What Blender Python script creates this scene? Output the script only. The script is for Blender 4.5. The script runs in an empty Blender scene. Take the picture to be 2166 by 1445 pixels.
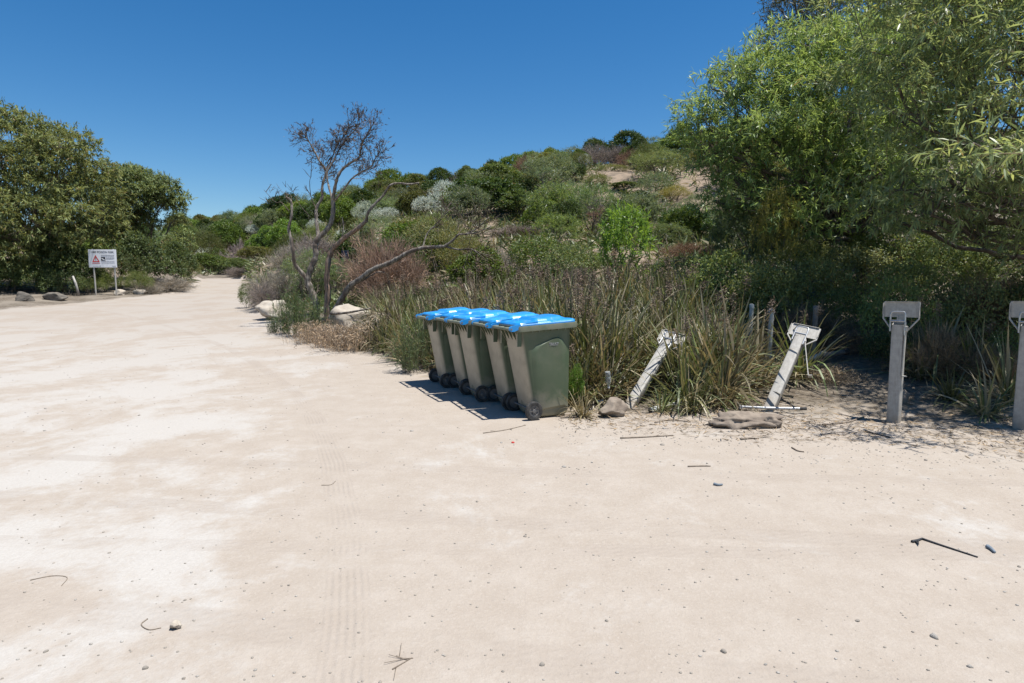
import bpy, bmesh, math, random
import numpy as np
from mathutils import Vector, Matrix, Quaternion

rng = np.random.default_rng(11)
random.seed(11)
R = math.radians
SC = bpy.context.scene
COL = SC.collection

# ------------------------------------------------------------------ camera
F = 1300.0            # focal length in photo pixels (photo 2166 x 1445)
TANP = 122.5 / F
PITCH = math.atan(TANP)
CAMZ = 1.5
cam_d = bpy.data.cameras.new("camera")
cam_d.sensor_width = 36.0
cam_d.lens = 36.0 * F / 2166.0
cam_d.clip_start = 0.05
cam_d.clip_end = 2000.0
cam = bpy.data.objects.new("camera", cam_d)
COL.objects.link(cam)
cam.location = (0, 0, CAMZ)
cam.rotation_euler = (math.pi / 2 - PITCH, 0, 0)
SC.camera = cam

# ------------------------------------------------------------------ sky, sun, exposure
SUN = Vector((0.30, -0.12, 1.0)).normalized()
w = bpy.data.worlds.new("World")
SC.world = w
w.use_nodes = True
wt = w.node_tree
wt.nodes.clear()
sky = wt.nodes.new("ShaderNodeTexSky")
sky.sky_type = 'NISHITA'
sky.sun_disc = False
sky.sun_elevation = math.asin(SUN.z)
sky.sun_rotation = math.atan2(SUN.x, SUN.y)
sky.altitude = 0
sky.air_density = 1.0
sky.dust_density = 0.25
sky.ozone_density = 4.0
bg = wt.nodes.new("ShaderNodeBackground")
bg.inputs["Strength"].default_value = 0.081
deep = wt.nodes.new("ShaderNodeHueSaturation")      # clear, dry summer air: deeper blue
deep.inputs["Saturation"].default_value = 1.34
wo = wt.nodes.new("ShaderNodeOutputWorld")
wt.links.new(sky.outputs[0], deep.inputs['Color'])
wt.links.new(deep.outputs[0], bg.inputs[0])
wt.links.new(bg.outputs[0], wo.inputs[0])

sd = bpy.data.lights.new("sun", 'SUN')
sd.energy = 5.0
sd.angle = R(0.53)
sd.color = (1.0, 0.965, 0.91)
so = bpy.data.objects.new("sun", sd)
COL.objects.link(so)
so.location = (10, -10, 40)
so.rotation_euler = SUN.to_track_quat('Z', 'Y').to_euler()

vs = SC.view_settings
vs.view_transform = 'Standard'
vs.look = 'None'
vs.exposure = 0.58
vs.gamma = 1.0
SC.cycles.max_bounces = 6
SC.cycles.diffuse_bounces = 4
SC.cycles.transparent_max_bounces = 6
SC.cycles.caustics_reflective = False
SC.cycles.caustics_refractive = False

# ------------------------------------------------------------------ terrain
PXT = np.array([-900, -600, -200, 0, 200, 300, 400, 416, 440, 505, 528, 536, 560, 620, 700, 870, 1000, 1200, 1400, 1600, 1890, 2166, 2500, 2900], float)
YE = np.array([15, 16, 19, 21, 25, 27.5, 31, 42, 45, 46, 43, 22, 18, 15.7, 14.0, 10.8, 8.6, 6.95, 6.8, 6.4, 6.4, 5.9, 5.6, 5.5], float)
Z1 = np.array([.4, .4, .4, .4, .4, .4, .4, .4, .4, .4, .4, .5, .5, .5, .5, .6, .7, .8, .9, 1.2, 1.9, 2.2, 2.3, 2.3], float)
DS = np.array([120, 120, 130, 140, 150, 150, 140, 138, 135, 128, 126, 125, 122, 112, 102, 86, 78, 68, 62, 56, 50, 46, 44, 44], float)
SKP = np.array([500, 500, 500, 505, 505, 500, 486, 484, 480, 474, 472, 470, 466, 458, 436, 396, 368, 336, 318, 300, 270, 250, 250, 250], float)
ZS = CAMZ + (600 - SKP) / F * DS - 1.6


def zr(y):
    t = np.maximum(0, y - 9)
    return 0.055 * t * t / (t + 3)


def tz_base(x, y):
    x = np.asarray(x, float)
    y = np.asarray(y, float)
    yy = np.maximum(y, 0.5)
    px = np.clip(1083 + F * x / yy, -900, 2900)
    ye = np.interp(px, PXT, YE)
    z1 = np.interp(px, PXT, Z1)
    ds = np.interp(px, PXT, DS)
    zs = np.interp(px, PXT, ZS)
    d = y
    s1 = np.clip((d - ye - 0.3) / 8.0, 0, 1)
    s1 = s1 * s1 * (3 - 2 * s1) * 0.5 + s1 * 0.5
    z = zr(np.minimum(d, ye + 8.3)) + z1 * s1
    t = np.clip((d - ye - 8.3) / (ds - ye - 8.3), 0, 1)
    z0 = zr(ye + 8.3) + z1
    z = z + (zs - z0) * (0.75 * t + 0.25 * t * t * (3 - 2 * t))
    z = z - 0.10 * np.maximum(0, d - ds)
    return z, d - ye, t


def tz(x, y):
    z, e, t = tz_base(x, y)
    x = np.asarray(x, float)
    y = np.asarray(y, float)
    m = np.clip(e / 3.0, 0, 1)
    n = (np.sin(x * 0.9 + 1.3) * np.sin(y * 0.8 + .4) * .06 + np.sin(x * 2.3 + y * 1.1) * .03) * m
    n = n + (np.sin(x * .17 + .5) * np.sin(y * .13 + x * .05) * 0.7 + np.sin(x * .39 + 2 + y * .21) * .3) * np.clip(t * 4, 0, 1)
    n = n + (np.sin(x * 1.1 + .3 * y) * np.sin(y * .9 + .7) * .006) * (1 - m)
    return z + n


def tzf(x, y):
    return float(tz(np.array([x]), np.array([y]))[0])


CP, SP = math.cos(PITCH), math.sin(PITCH)


def ray(px, py):
    a = (px - 1083) / F
    b = (722.5 - py) / F
    return np.array([a, CP + b * SP, -SP + b * CP])


def W(px, py, y):
    """world point seen at photo pixel (px,py) at ground distance y"""
    r = ray(px, py)
    k = y / r[1]
    return Vector((r[0] * k, y, CAMZ + r[2] * k))


def X(px, y, z=0.5):
    dep = y * CP - (z - CAMZ) * SP
    return (px - 1083) * dep / F


def G(px, py):
    r = ray(px, py)
    lo, k = 0.5, 0.5
    while k < 300:
        p = np.array([0, 0, CAMZ]) + r * k
        if p[2] < tzf(p[0], p[1]):
            break
        lo = k
        k *= 1.03
    hi = k
    for _ in range(25):
        m = (lo + hi) / 2
        p = np.array([0, 0, CAMZ]) + r * m
        if p[2] < tzf(p[0], p[1]):
            hi = m
        else:
            lo = m
    p = np.array([0, 0, CAMZ]) + r * hi
    return Vector((p[0], p[1], tzf(p[0], p[1])))


# ------------------------------------------------------------------ mesh helpers
class MB:
    def __init__(s):
        s.V = []; s.L = []; s.S = []; s.A = []; s.D = []; s.n = 0

    def add(s, V, Fc, var=0.5, dry=0.0):
        V = np.asarray(V, np.float32).reshape(-1, 3)
        n = len(V)
        s.V.append(V)
        s.A.append(np.broadcast_to(np.asarray(var, np.float32), (n,)))
        s.D.append(np.broadcast_to(np.asarray(dry, np.float32), (n,)))
        if isinstance(Fc, np.ndarray):
            s.L.append((Fc.reshape(-1) + s.n).astype(np.int32))
            s.S.append(np.full(len(Fc), Fc.shape[1], np.int32))
        else:
            for f in Fc:
                s.L.append(np.asarray(f, np.int32) + s.n)
            s.S.append(np.array([len(f) for f in Fc], np.int32))
        s.n += n

    def mesh(s, name, smooth=False):
        me = bpy.data.meshes.new(name)
        V = np.concatenate(s.V); L = np.concatenate(s.L); S = np.concatenate(s.S)
        me.vertices.add(len(V)); me.vertices.foreach_set("co", V.ravel())
        me.loops.add(len(L)); me.loops.foreach_set("vertex_index", L)
        me.polygons.add(len(S))
        st = np.zeros(len(S), np.int32); st[1:] = np.cumsum(S)[:-1]
        me.polygons.foreach_set("loop_start", st)
        me.polygons.foreach_set("use_smooth", np.full(len(S), bool(smooth), bool))
        for nm, arr in (("var", s.A), ("dry", s.D)):
            a = me.attributes.new(nm, 'FLOAT', 'POINT')
            a.data.foreach_set("value", np.concatenate(arr).astype(np.float32))
        me.update(calc_edges=True)
        if smooth == 2:
            me.polygons.foreach_set("use_smooth", np.full(len(S), True, bool))
            me.set_sharp_from_angle(angle=R(38))
        return me

    def build(s, name, mat, parent=None, smooth=False, color=None):
        return link(name, s.mesh(name, smooth), mat, parent, color)


def link(name, me, mat=None, parent=None, color=None):
    o = bpy.data.objects.new(name, me)
    COL.objects.link(o)
    if mat is not None and len(me.materials) == 0:
        me.materials.append(mat)
    if parent is not None:
        o.parent = parent
    if color is not None:
        o.color = (*color, 1)
    return o


def empty(name, loc, rz=0.0):
    o = bpy.data.objects.new(name, None)
    COL.objects.link(o)
    o.location = loc
    o.rotation_euler = (0, 0, rz)
    o.empty_display_size = 0.2
    return o


def tag(o, label, cat, group=None, kind=None):
    o["label"] = label
    o["category"] = cat
    if group: o["group"] = group
    if kind: o["kind"] = kind
    return o


def copy_tree(o, parent=None):
    c = o.copy()
    COL.objects.link(c)
    c.parent = parent
    for ch in list(o.children):
        copy_tree(ch, c)
    return c


def nrm(a):
    return a / np.maximum(np.linalg.norm(a, axis=-1, keepdims=True), 1e-9)


def rdir(n, zmin=-1.0, zmax=1.0):
    z = rng.uniform(zmin, zmax, n)
    a = rng.uniform(0, 2 * math.pi, n)
    r = np.sqrt(1 - z * z)
    return np.stack([r * np.cos(a), r * np.sin(a), z], 1)


def strips(mb, P, D, N, L, Wd, droop=0.0, k=3, var=0.5, dry=0.0, prof=None, curl=0.0):
    """many leaf-like strips. P,D,N (n,3); L,Wd (n,). droop bends towards -z along the length"""
    n = len(P)
    P = np.asarray(P, float); D = nrm(np.asarray(D, float)); N = np.asarray(N, float)
    S = nrm(np.cross(D, N) + 1e-6)
    L = np.broadcast_to(L, (n,)); Wd = np.broadcast_to(Wd, (n,)); droop = np.broadcast_to(droop, (n,))
    if prof is None:
        prof = {2: [.35, 1, .05], 3: [.3, 1, .8, .04], 4: [.3, .9, 1, .6, .03]}.get(k) or list(np.clip(np.concatenate([np.linspace(.7, 1, k // 2 + 1), np.linspace(.9, .05, k - k // 2)]), 0, 1))
    rows = []
    pos = P.copy(); d = D.copy()
    step = (L / k)[:, None]
    for i in range(k + 1):
        rows.append(pos - S * (Wd * prof[i] / 2)[:, None])
        rows.append(pos + S * (Wd * prof[i] / 2)[:, None])
        if i < k:
            d = nrm(d + np.array([0, 0, -1.0]) * (droop / k)[:, None] + S * curl / k)
            pos = pos + d * step
    V = np.stack(rows, 1).reshape(-1, 3)
    m = 2 * (k + 1)
    base = (np.arange(n) * m)[:, None, None]
    q = np.array([[2 * i, 2 * i + 1, 2 * i + 3, 2 * i + 2] for i in range(k)])[None]
    Fc = (base + q).reshape(-1, 4)
    mb.add(V, Fc, np.repeat(np.broadcast_to(var, (n,)), m), np.repeat(np.broadcast_to(dry, (n,)), m))


def tube(mb, pts, rad, sides=6, cap=True, var=0.5, dry=0.0):
    pts = np.asarray([tuple(p) for p in pts], float)
    n = len(pts)
    rad = np.broadcast_to(np.asarray(rad, float), (n,))
    T = np.gradient(pts, axis=0)
    T = nrm(T)
    up = np.array([0.0, 0, 1]) if abs(T[0][2]) < .9 else np.array([1.0, 0, 0])
    u = nrm(np.cross(T[0], up))
    V = []
    a = np.arange(sides) / sides * 2 * math.pi
    for i in range(n):
        u = nrm(u - T[i] * np.dot(u, T[i]))
        v = np.cross(T[i], u)
        V.append(pts[i] + rad[i] * (np.cos(a)[:, None] * u + np.sin(a)[:, None] * v))
    V = np.concatenate(V)
    i = np.arange(n - 1)[:, None]; j = np.arange(sides)[None]
    j2 = (j + 1) % sides
    Fc = np.stack([i * sides + j, i * sides + j2, (i + 1) * sides + j2, (i + 1) * sides + j], -1).reshape(-1, 4)
    FL = [list(f) for f in Fc] if cap else Fc
    if cap:
        FL.append(list(range(sides))[::-1]); FL.append([(n - 1) * sides + k for k in range(sides)])
    mb.add(V, FL, var, dry)


def spline(pts, m=6):
    P = np.asarray([tuple(p) for p in pts], float)
    P = np.concatenate([[2 * P[0] - P[1]], P, [2 * P[-1] - P[-2]]])
    out = []
    for i in range(1, len(P) - 2):
        for t in np.linspace(0, 1, m, endpoint=False):
            a, b, c, d = P[i - 1], P[i], P[i + 1], P[i + 2]
            out.append(.5 * (2 * b + (c - a) * t + (2 * a - 5 * b + 4 * c - d) * t * t + (3 * b - a - 3 * c + d) * t ** 3))
    out.append(P[-2])
    return np.array(out)


def rrect(wx, wy, r, m=4, cx=0, cy=0):
    r = min(r, wx / 2 - 1e-4, wy / 2 - 1e-4)
    pts = []
    for (sx, sy, a0) in ((1, 1, 0), (-1, 1, 90), (-1, -1, 180), (1, -1, 270)):
        for i in range(m + 1):
            a = R(a0 + 90 * i / m)
            pts.append((cx + sx * (wx / 2 - r) + r * math.cos(a), cy + sy * (wy / 2 - r) + r * math.sin(a)))
    return pts


def loft(mb, secs, cap0=True, cap1=True, var=.5):
    n = len(secs[0])
    V = np.concatenate([np.asarray(s, float) for s in secs])
    Fc = []
    for i in range(len(secs) - 1):
        for j in range(n):
            k = (j + 1) % n
            Fc.append([i * n + j, i * n + k, (i + 1) * n + k, (i + 1) * n + j])
    if cap0: Fc.append(list(range(n))[::-1])
    if cap1: Fc.append([(len(secs) - 1) * n + j for j in range(n)])
    mb.add(V, Fc, var)


def box(mb, c, s, M=None, bev=0.0, var=.5):
    c = np.asarray(c, float); s = np.asarray(s, float) / 2
    if bev <= 0:
        V = np.array([[x, y, z] for z in (-1, 1) for (x, y) in ((-1, -1), (1, -1), (1, 1), (-1, 1))], float) * s
        Fc = [[3, 2, 1, 0], [4, 5, 6, 7], [0, 1, 5, 4], [1, 2, 6, 5], [2, 3, 7, 6], [3, 0, 4, 7]]
    else:
        b = min(bev, min(s) * .49)
        secs = []
        for z, ins in ((-s[2], b), (-s[2] + b, 0), (s[2] - b, 0), (s[2], b)):
            secs.append([(x, y, z) for x, y in rrect(2 * (s[0] - ins), 2 * (s[1] - ins), b, 2)])
        t = MB(); loft(t, secs)
        V = t.V[0].astype(float)
        Fc = []
        L = np.concatenate(t.L); k = 0
        for q in np.concatenate(t.S):
            Fc.append(list(L[k:k + q])); k += q
    if M is not None:
        V = V @ np.array(M.to_3x3()).T
    mb.add(V + c, Fc, var)


def lathe(mb, prof, sides=20, axis='z', center=(0, 0, 0)):
    secs = []
    for r, h in prof:
        a = np.arange(sides) / sides * 2 * math.pi
        p = np.stack([r * np.cos(a), r * np.sin(a), np.full(sides, h)], 1)
        if axis == 'x':
            p = p[:, [2, 0, 1]]
        secs.append(p + np.array(center))
    loft(mb, secs)


# ------------------------------------------------------------------ materials
def newmat(name):
    m = bpy.data.materials.new(name)
    m.use_nodes = True
    nt = m.node_tree
    nt.nodes.clear()
    out = nt.nodes.new("ShaderNodeOutputMaterial")
    return m, nt, out


def nd(nt, typ, props=None, **ins):
    n = nt.nodes.new("ShaderNode" + typ)
    for k, v in (props or {}).items():
        setattr(n, k, v)
    for k, v in ins.items():
        s = n.inputs[int(k[1:])] if k[0] == '_' and k[1:].isdigit() else n.inputs[k.replace('__', ' ')]
        if isinstance(v, bpy.types.NodeSocket):
            nt.links.new(v, s)
        else:
            if s.type == 'RGBA' and len(v) == 3: v = (*v, 1)
            s.default_value = v
    return n


def mth(nt, op, a, b=0.0, c=0.0):
    n = nt.nodes.new("ShaderNodeMath"); n.operation = op
    for i, v in enumerate((a, b, c)):
        if isinstance(v, bpy.types.NodeSocket): nt.links.new(v, n.inputs[i])
        else: n.inputs[i].default_value = v
    return n.outputs[0]


def mixc(nt, f, a, b, blend='MIX'):
    n = nt.nodes.new("ShaderNodeMix"); n.data_type = 'RGBA'; n.blend_type = blend
    n.clamp_factor = True
    for s, v in ((n.inputs[0], f), (n.inputs[6], a), (n.inputs[7], b)):
        if isinstance(v, bpy.types.NodeSocket): nt.links.new(v, s)
        else: s.default_value = v if not hasattr(v, '__len__') else (*v[:3], 1)
    return n.outputs[2]


def ramp(nt, v, a, b):
    n = nt.nodes.new("ShaderNodeMapRange")
    n.interpolation_type = 'SMOOTHSTEP'
    nt.links.new(v, n.inputs[0])
    n.inputs[1].default_value = a; n.inputs[2].default_value = b
    return n.outputs[0]


def noise(nt, vec, scale, detail=3.0, rough=.55, dist=0.0):
    n = nt.nodes.new("ShaderNodeTexNoise")
    if vec is not None: nt.links.new(vec, n.inputs['Vector'])
    n.inputs['Scale'].default_value = scale
    n.inputs['Detail'].default_value = detail
    n.inputs['Roughness'].default_value = rough
    n.inputs['Distortion'].default_value = dist
    return n.outputs['Fac']


def simple(name, col, rough=.6, metal=0.0, spec=.4, nscale=12.0, namt=.25, bump=.1, bscale=60.0, col2=None, coat=0.0):
    m, nt, out = newmat(name)
    tc = nt.nodes.new("ShaderNodeTexCoord").outputs['Object']
    f = noise(nt, tc, nscale, 5)
    c2 = col2 or tuple(c * (1 - namt) for c in col)
    c = mixc(nt, ramp(nt, f, .35, .65), col, c2)
    p = nd(nt, "BsdfPrincipled", None, Base__Color=c, Roughness=rough, Metallic=metal)
    p.inputs['Specular IOR Level'].default_value = spec
    if coat: p.inputs['Coat Weight'].default_value = coat
    rr = mth(nt, 'MULTIPLY_ADD', f, .25, rough - .12)
    nt.links.new(rr, p.inputs['Roughness'])
    if bump:
        b = nd(nt, "Bump", None, Strength=bump, Distance=.01, Height=noise(nt, tc, bscale, 4))
        nt.links.new(b.outputs[0], p.inputs['Normal'])
    nt.links.new(p.outputs[0], out.inputs[0])
    return m


def leafmat(name, trans=.32, rough=.45, spec=.35, dryc=(.26, .19, .10), yel=(1.25, 1.1, .7)):
    """colour comes from the object's colour, varied leaf by leaf"""
    m, nt, out = newmat(name)
    oi = nt.nodes.new("ShaderNodeObjectInfo").outputs['Color']
    va = nd(nt, "Attribute", {'attribute_name': 'var'}).outputs['Fac']
    dr = nd(nt, "Attribute", {'attribute_name': 'dry'}).outputs['Fac']
    lo = mixc(nt, 1.0, oi, (.95, 1.05, 1.1), 'MULTIPLY')
    hi = mixc(nt, 1.0, oi, (2.3, 2.15, 1.8), 'MULTIPLY')
    c = mixc(nt, va, lo, hi)
    c = mixc(nt, dr, c, dryc)
    p = nd(nt, "BsdfPrincipled", None, Base__Color=c, Roughness=rough)
    p.inputs['Specular IOR Level'].default_value = spec
    t = nd(nt, "BsdfTranslucent", None, Color=mixc(nt, 1.0, c, yel, 'MULTIPLY'))
    ms = nd(nt, "MixShader", None, Fac=trans)
    nt.links.new(p.outputs[0], ms.inputs[1]); nt.links.new(t.outputs[0], ms.inputs[2])
    nt.links.new(ms.outputs[0], out.inputs[0])
    return m


def barkmat(name, c1, c2, c3=None, sc=9.0):
    m, nt, out = newmat(name)
    tc = nt.nodes.new("ShaderNodeTexCoord").outputs['Object']
    mp = nd(nt, "Mapping", None, Vector=tc, Scale=(sc, sc, sc * .22)).outputs[0]
    f = noise(nt, mp, 2.2, 5, .65, .6)
    c = mixc(nt, ramp(nt, f, .35, .62), c1, c2)
    if c3:
        c = mixc(nt, ramp(nt, noise(nt, mp, .7, 3), .52, .62), c, c3)
    p = nd(nt, "BsdfPrincipled", None, Base__Color=c, Roughness=.85)
    b = nd(nt, "Bump", None, Strength=.6, Distance=.02, Height=f)
    nt.links.new(b.outputs[0], p.inputs['Normal'])
    nt.links.new(p.outputs[0], out.inputs[0])
    return m


M = {}
M['leaf'] = leafmat("leaf", trans=.40, rough=.5, spec=.3)
M['leaf_gum'] = leafmat("gum_leaf", trans=.36, rough=.62, spec=.22)
M['leaf_long'] = leafmat("long_leaf", trans=.5, rough=.40, spec=.45)
M['blade'] = leafmat("sedge_blade", trans=.25, rough=.44, spec=.45, dryc=(.38, .32, .21))
M['twig'] = leafmat("dry_twig", trans=.05, rough=.8, spec=.15, dryc=(.2, .17, .14))
M['bark'] = barkmat("bark", (.075, .058, .045), (.15, .125, .10))
M['dead'] = barkmat("dead_wood", (.06, .048, .039), (.27, .235, .195), (.105, .08, .063))
M['dead_red'] = barkmat("dead_wood_reddish", (.09, .06, .045), (.28, .19, .13), (.16, .13, .11))
M['galv'] = simple("galvanised_steel", (.37, .35, .315), .6, .1, .4, 22, .3, .15, 120, (.46, .44, .40))
def galvmat():
    m, nt, out = newmat("weathered_galvanised_steel")
    tc = nt.nodes.new("ShaderNodeTexCoord").outputs['Object']
    mp = nd(nt, "Mapping", None, Vector=tc, Scale=(38, 38, 3.5)).outputs[0]
    z = nd(nt, "SeparateXYZ", None, Vector=tc).outputs['Z']
    c = mixc(nt, ramp(nt, noise(nt, tc, 16, 5, .7), .35, .65), (.42, .40, .36), (.33, .315, .285))
    c = mixc(nt, mth(nt, 'MULTIPLY', ramp(nt, noise(nt, mp, 1.0, 4, .6), .5, .72), .55), c, (.22, .20, .17))
    c = mixc(nt, mth(nt, 'MULTIPLY', ramp(nt, noise(nt, tc, 9, 4, .75), .66, .74), .6), c, (.20, .115, .06))
    soil = ramp(nt, mth(nt, 'ADD', z, mth(nt, 'MULTIPLY', noise(nt, tc, 14, 4), -.22)), .10, -.10)
    c = mixc(nt, mth(nt, 'MULTIPLY', soil, .7), c, (.30, .25, .195))
    p = nd(nt, "BsdfPrincipled", None, Base__Color=c, Roughness=.62, Metallic=.1)
    p.inputs['Specular IOR Level'].default_value = .4
    b = nd(nt, "Bump", None, Strength=.25, Distance=.006, Height=noise(nt, tc, 70, 5, .7))
    nt.links.new(b.outputs[0], p.inputs['Normal'])
    nt.links.new(p.outputs[0], out.inputs[0])
    return m


M['galv'] = galvmat()
M['steel'] = simple("bare_steel", (.5, .51, .52), .38, .75, .5, 20, .3, .05)
M['rubber'] = simple("rubber", (.026, .026, .027), .75, 0, .3, 20, .2, .2, 80, (.07, .066, .06))
M['hub'] = simple("grey_plastic", (.10, .10, .10), .6, 0, .35, 20, .2, .1, 80, (.16, .15, .14))
M['white'] = simple("white_paint", (.72, .73, .75), .45, 0, .4, 6, .08, .03)
M['black'] = simple("black_ink", (.02, .02, .022), .5, 0, .3, 10, .2, 0)
M['greyink'] = simple("grey_ink", (.42, .42, .44), .6, 0, .2, 40, .4, 0)
M['red'] = simple("red_ink", (.55, .05, .04), .5, 0, .3, 10, .15, 0)
M['navy'] = simple("navy_paint", (.02, .03, .06), .5, 0, .3, 10, .2, 0)
M['rock'] = simple("limestone", (.43, .385, .32), .9, 0, .2, 5, .35, .9, 14, (.36, .31, .25))
M['rock_orange'] = simple("orange_limestone", (.52, .34, .2), .9, 0, .2, 5, .35, .9, 14, (.42, .26, .15))
M['soil_rock'] = simple("clumped_sand", (.265, .22, .175), .95, 0, .1, 9, .35, .9, 22, (.19, .155, .125))
M['stone'] = simple("pebble", (.33, .295, .25), .9, 0, .2, 7, .35, .5, 40, (.245, .22, .19))
M['white_stone'] = simple("white_pebble", (.40, .375, .34), .85, 0, .2, 9, .3, .5, 40, (.30, .275, .24))
M['plastic_grey'] = simple("grey_pipe_plastic", (.45, .46, .44), .5, 0, .4, 14, .3, .1, 60, (.3, .3, .28))
M['stick'] = simple("dry_stick", (.15, .12, .095), .9, 0, .1, 20, .3, .4, 60, (.24, .2, .16))
M['dark_stick'] = simple("dark_strap", (.035, .036, .04), .6, 0, .4, 20, .3, .1)
M['shaded_rock'] = simple("shade_painted_rock", (.17, .15, .125), .95, 0, .15, 6, .4, .8, 14, (.11, .10, .085))  # boulder colour darkened to paint in the shade of the left trees
M['slate'] = simple("blue_grey_slate", (.2, .24, .28), .7, 0, .3, 14, .3, .3, 50)
def lidmat():
    m, nt, out = newmat("sun_faded_blue_plastic")
    tc = nt.nodes.new("ShaderNodeTexCoord").outputs['Object']
    rnd = nt.nodes.new("ShaderNodeObjectInfo").outputs['Random']
    c = mixc(nt, rnd, (.012, .225, .58), (.030, .295, .64))
    c = mixc(nt, mth(nt, 'MULTIPLY', ramp(nt, noise(nt, tc, 4, 5, .65), .45, .7), .4), c, (.10, .30, .56))
    dust = ramp(nt, noise(nt, tc, 11, 5, .75), .52, .74)
    c = mixc(nt, mth(nt, 'MULTIPLY', dust, .35), c, (.34, .33, .28))
    mp = nd(nt, "Mapping", None, Vector=tc, Rotation=(0, 0, .5), Scale=(30, 4, 4)).outputs[0]
    c = mixc(nt, mth(nt, 'MULTIPLY', ramp(nt, noise(nt, mp, 2, 2), .70, .73), .5), c, (.25, .42, .62))
    p = nd(nt, "BsdfPrincipled", None, Base__Color=c, Roughness=mth(nt, 'MULTIPLY_ADD', dust, .3, .28))
    b = nd(nt, "Bump", None, Strength=.05, Distance=.01, Height=noise(nt, tc, 60, 3))
    nt.links.new(b.outputs[0], p.inputs['Normal'])
    nt.links.new(p.outputs[0], out.inputs[0])
    return m


M['blue'] = lidmat()
M['lidpin'] = simple("hinge_pin_grey", (.18, .18, .17), .6)


def bin_mat():
    m, nt, out = newmat("faded_green_plastic")
    tcn = nt.nodes.new("ShaderNodeTexCoord")
    tc = tcn.outputs['Object']
    nx = nd(nt, "SeparateXYZ", None, Vector=tcn.outputs['Normal'])
    ps = nd(nt, "SeparateXYZ", None, Vector=tc)
    n1 = noise(nt, tc, 7, 5, .6)
    n2 = noise(nt, tc, 2.2, 3)
    green = mixc(nt, ramp(nt, n2, .35, .7), (.062, .092, .050), (.085, .105, .064))
    dust = mixc(nt, ramp(nt, n1, .3, .75), (.40, .345, .26), (.33, .285, .215))
    # sun-bleached and dusty on the rear face only
    back = ramp(nt, mth(nt, 'MULTIPLY', nx.outputs['Y'], -1.0), .45, .85)
    low = ramp(nt, mth(nt, 'MULTIPLY_ADD', n1, .5, mth(nt, 'ADD', ps.outputs['Z'], -.25)), .12, .16)
    top = mth(nt, 'SUBTRACT', 1.0, ramp(nt, ps.outputs['Z'], .925, .945))
    f = mth(nt, 'MULTIPLY', mth(nt, 'MULTIPLY', back, low), top)
    c = mixc(nt, mth(nt, 'MULTIPLY', f, .92), green, dust)
    film = ramp(nt, noise(nt, tc, 3.5, 4, .6), .4, .8)
    c = mixc(nt, mth(nt, 'MULTIPLY', film, .34), c, (.19, .175, .13))
    splash = ramp(nt, mth(nt, 'ADD', ps.outputs['Z'], mth(nt, 'MULTIPLY', n1, -.35)), .14, -.06)
    c = mixc(nt, mth(nt, 'MULTIPLY', splash, .5), c, (.30, .26, .20))
    # pale scratches
    mp = nd(nt, "Mapping", None, Vector=tc, Rotation=(.4, .1, .3), Scale=(14, 14, 1.6)).outputs[0]
    sc = ramp(nt, noise(nt, mp, 2.0, 2, .5), .74, .77)
    c = mixc(nt, mth(nt, 'MULTIPLY', sc, .6), c, (.25, .25, .2))
    p = nd(nt, "BsdfPrincipled", None, Base__Color=c, Roughness=.5)
    p.inputs['Specular IOR Level'].default_value = .4
    b = nd(nt, "Bump", None, Strength=.05, Distance=.01, Height=noise(nt, tc, 90, 3))
    nt.links.new(b.outputs[0], p.inputs['Normal'])
    nt.links.new(p.outputs[0], out.inputs[0])
    return m


M['bin'] = bin_mat()
M['bin_rim'] = simple("green_rim_plastic", (.11, .13, .085), .55, 0, .4, 9, .3, .05, 90, (.15, .155, .11))


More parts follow.
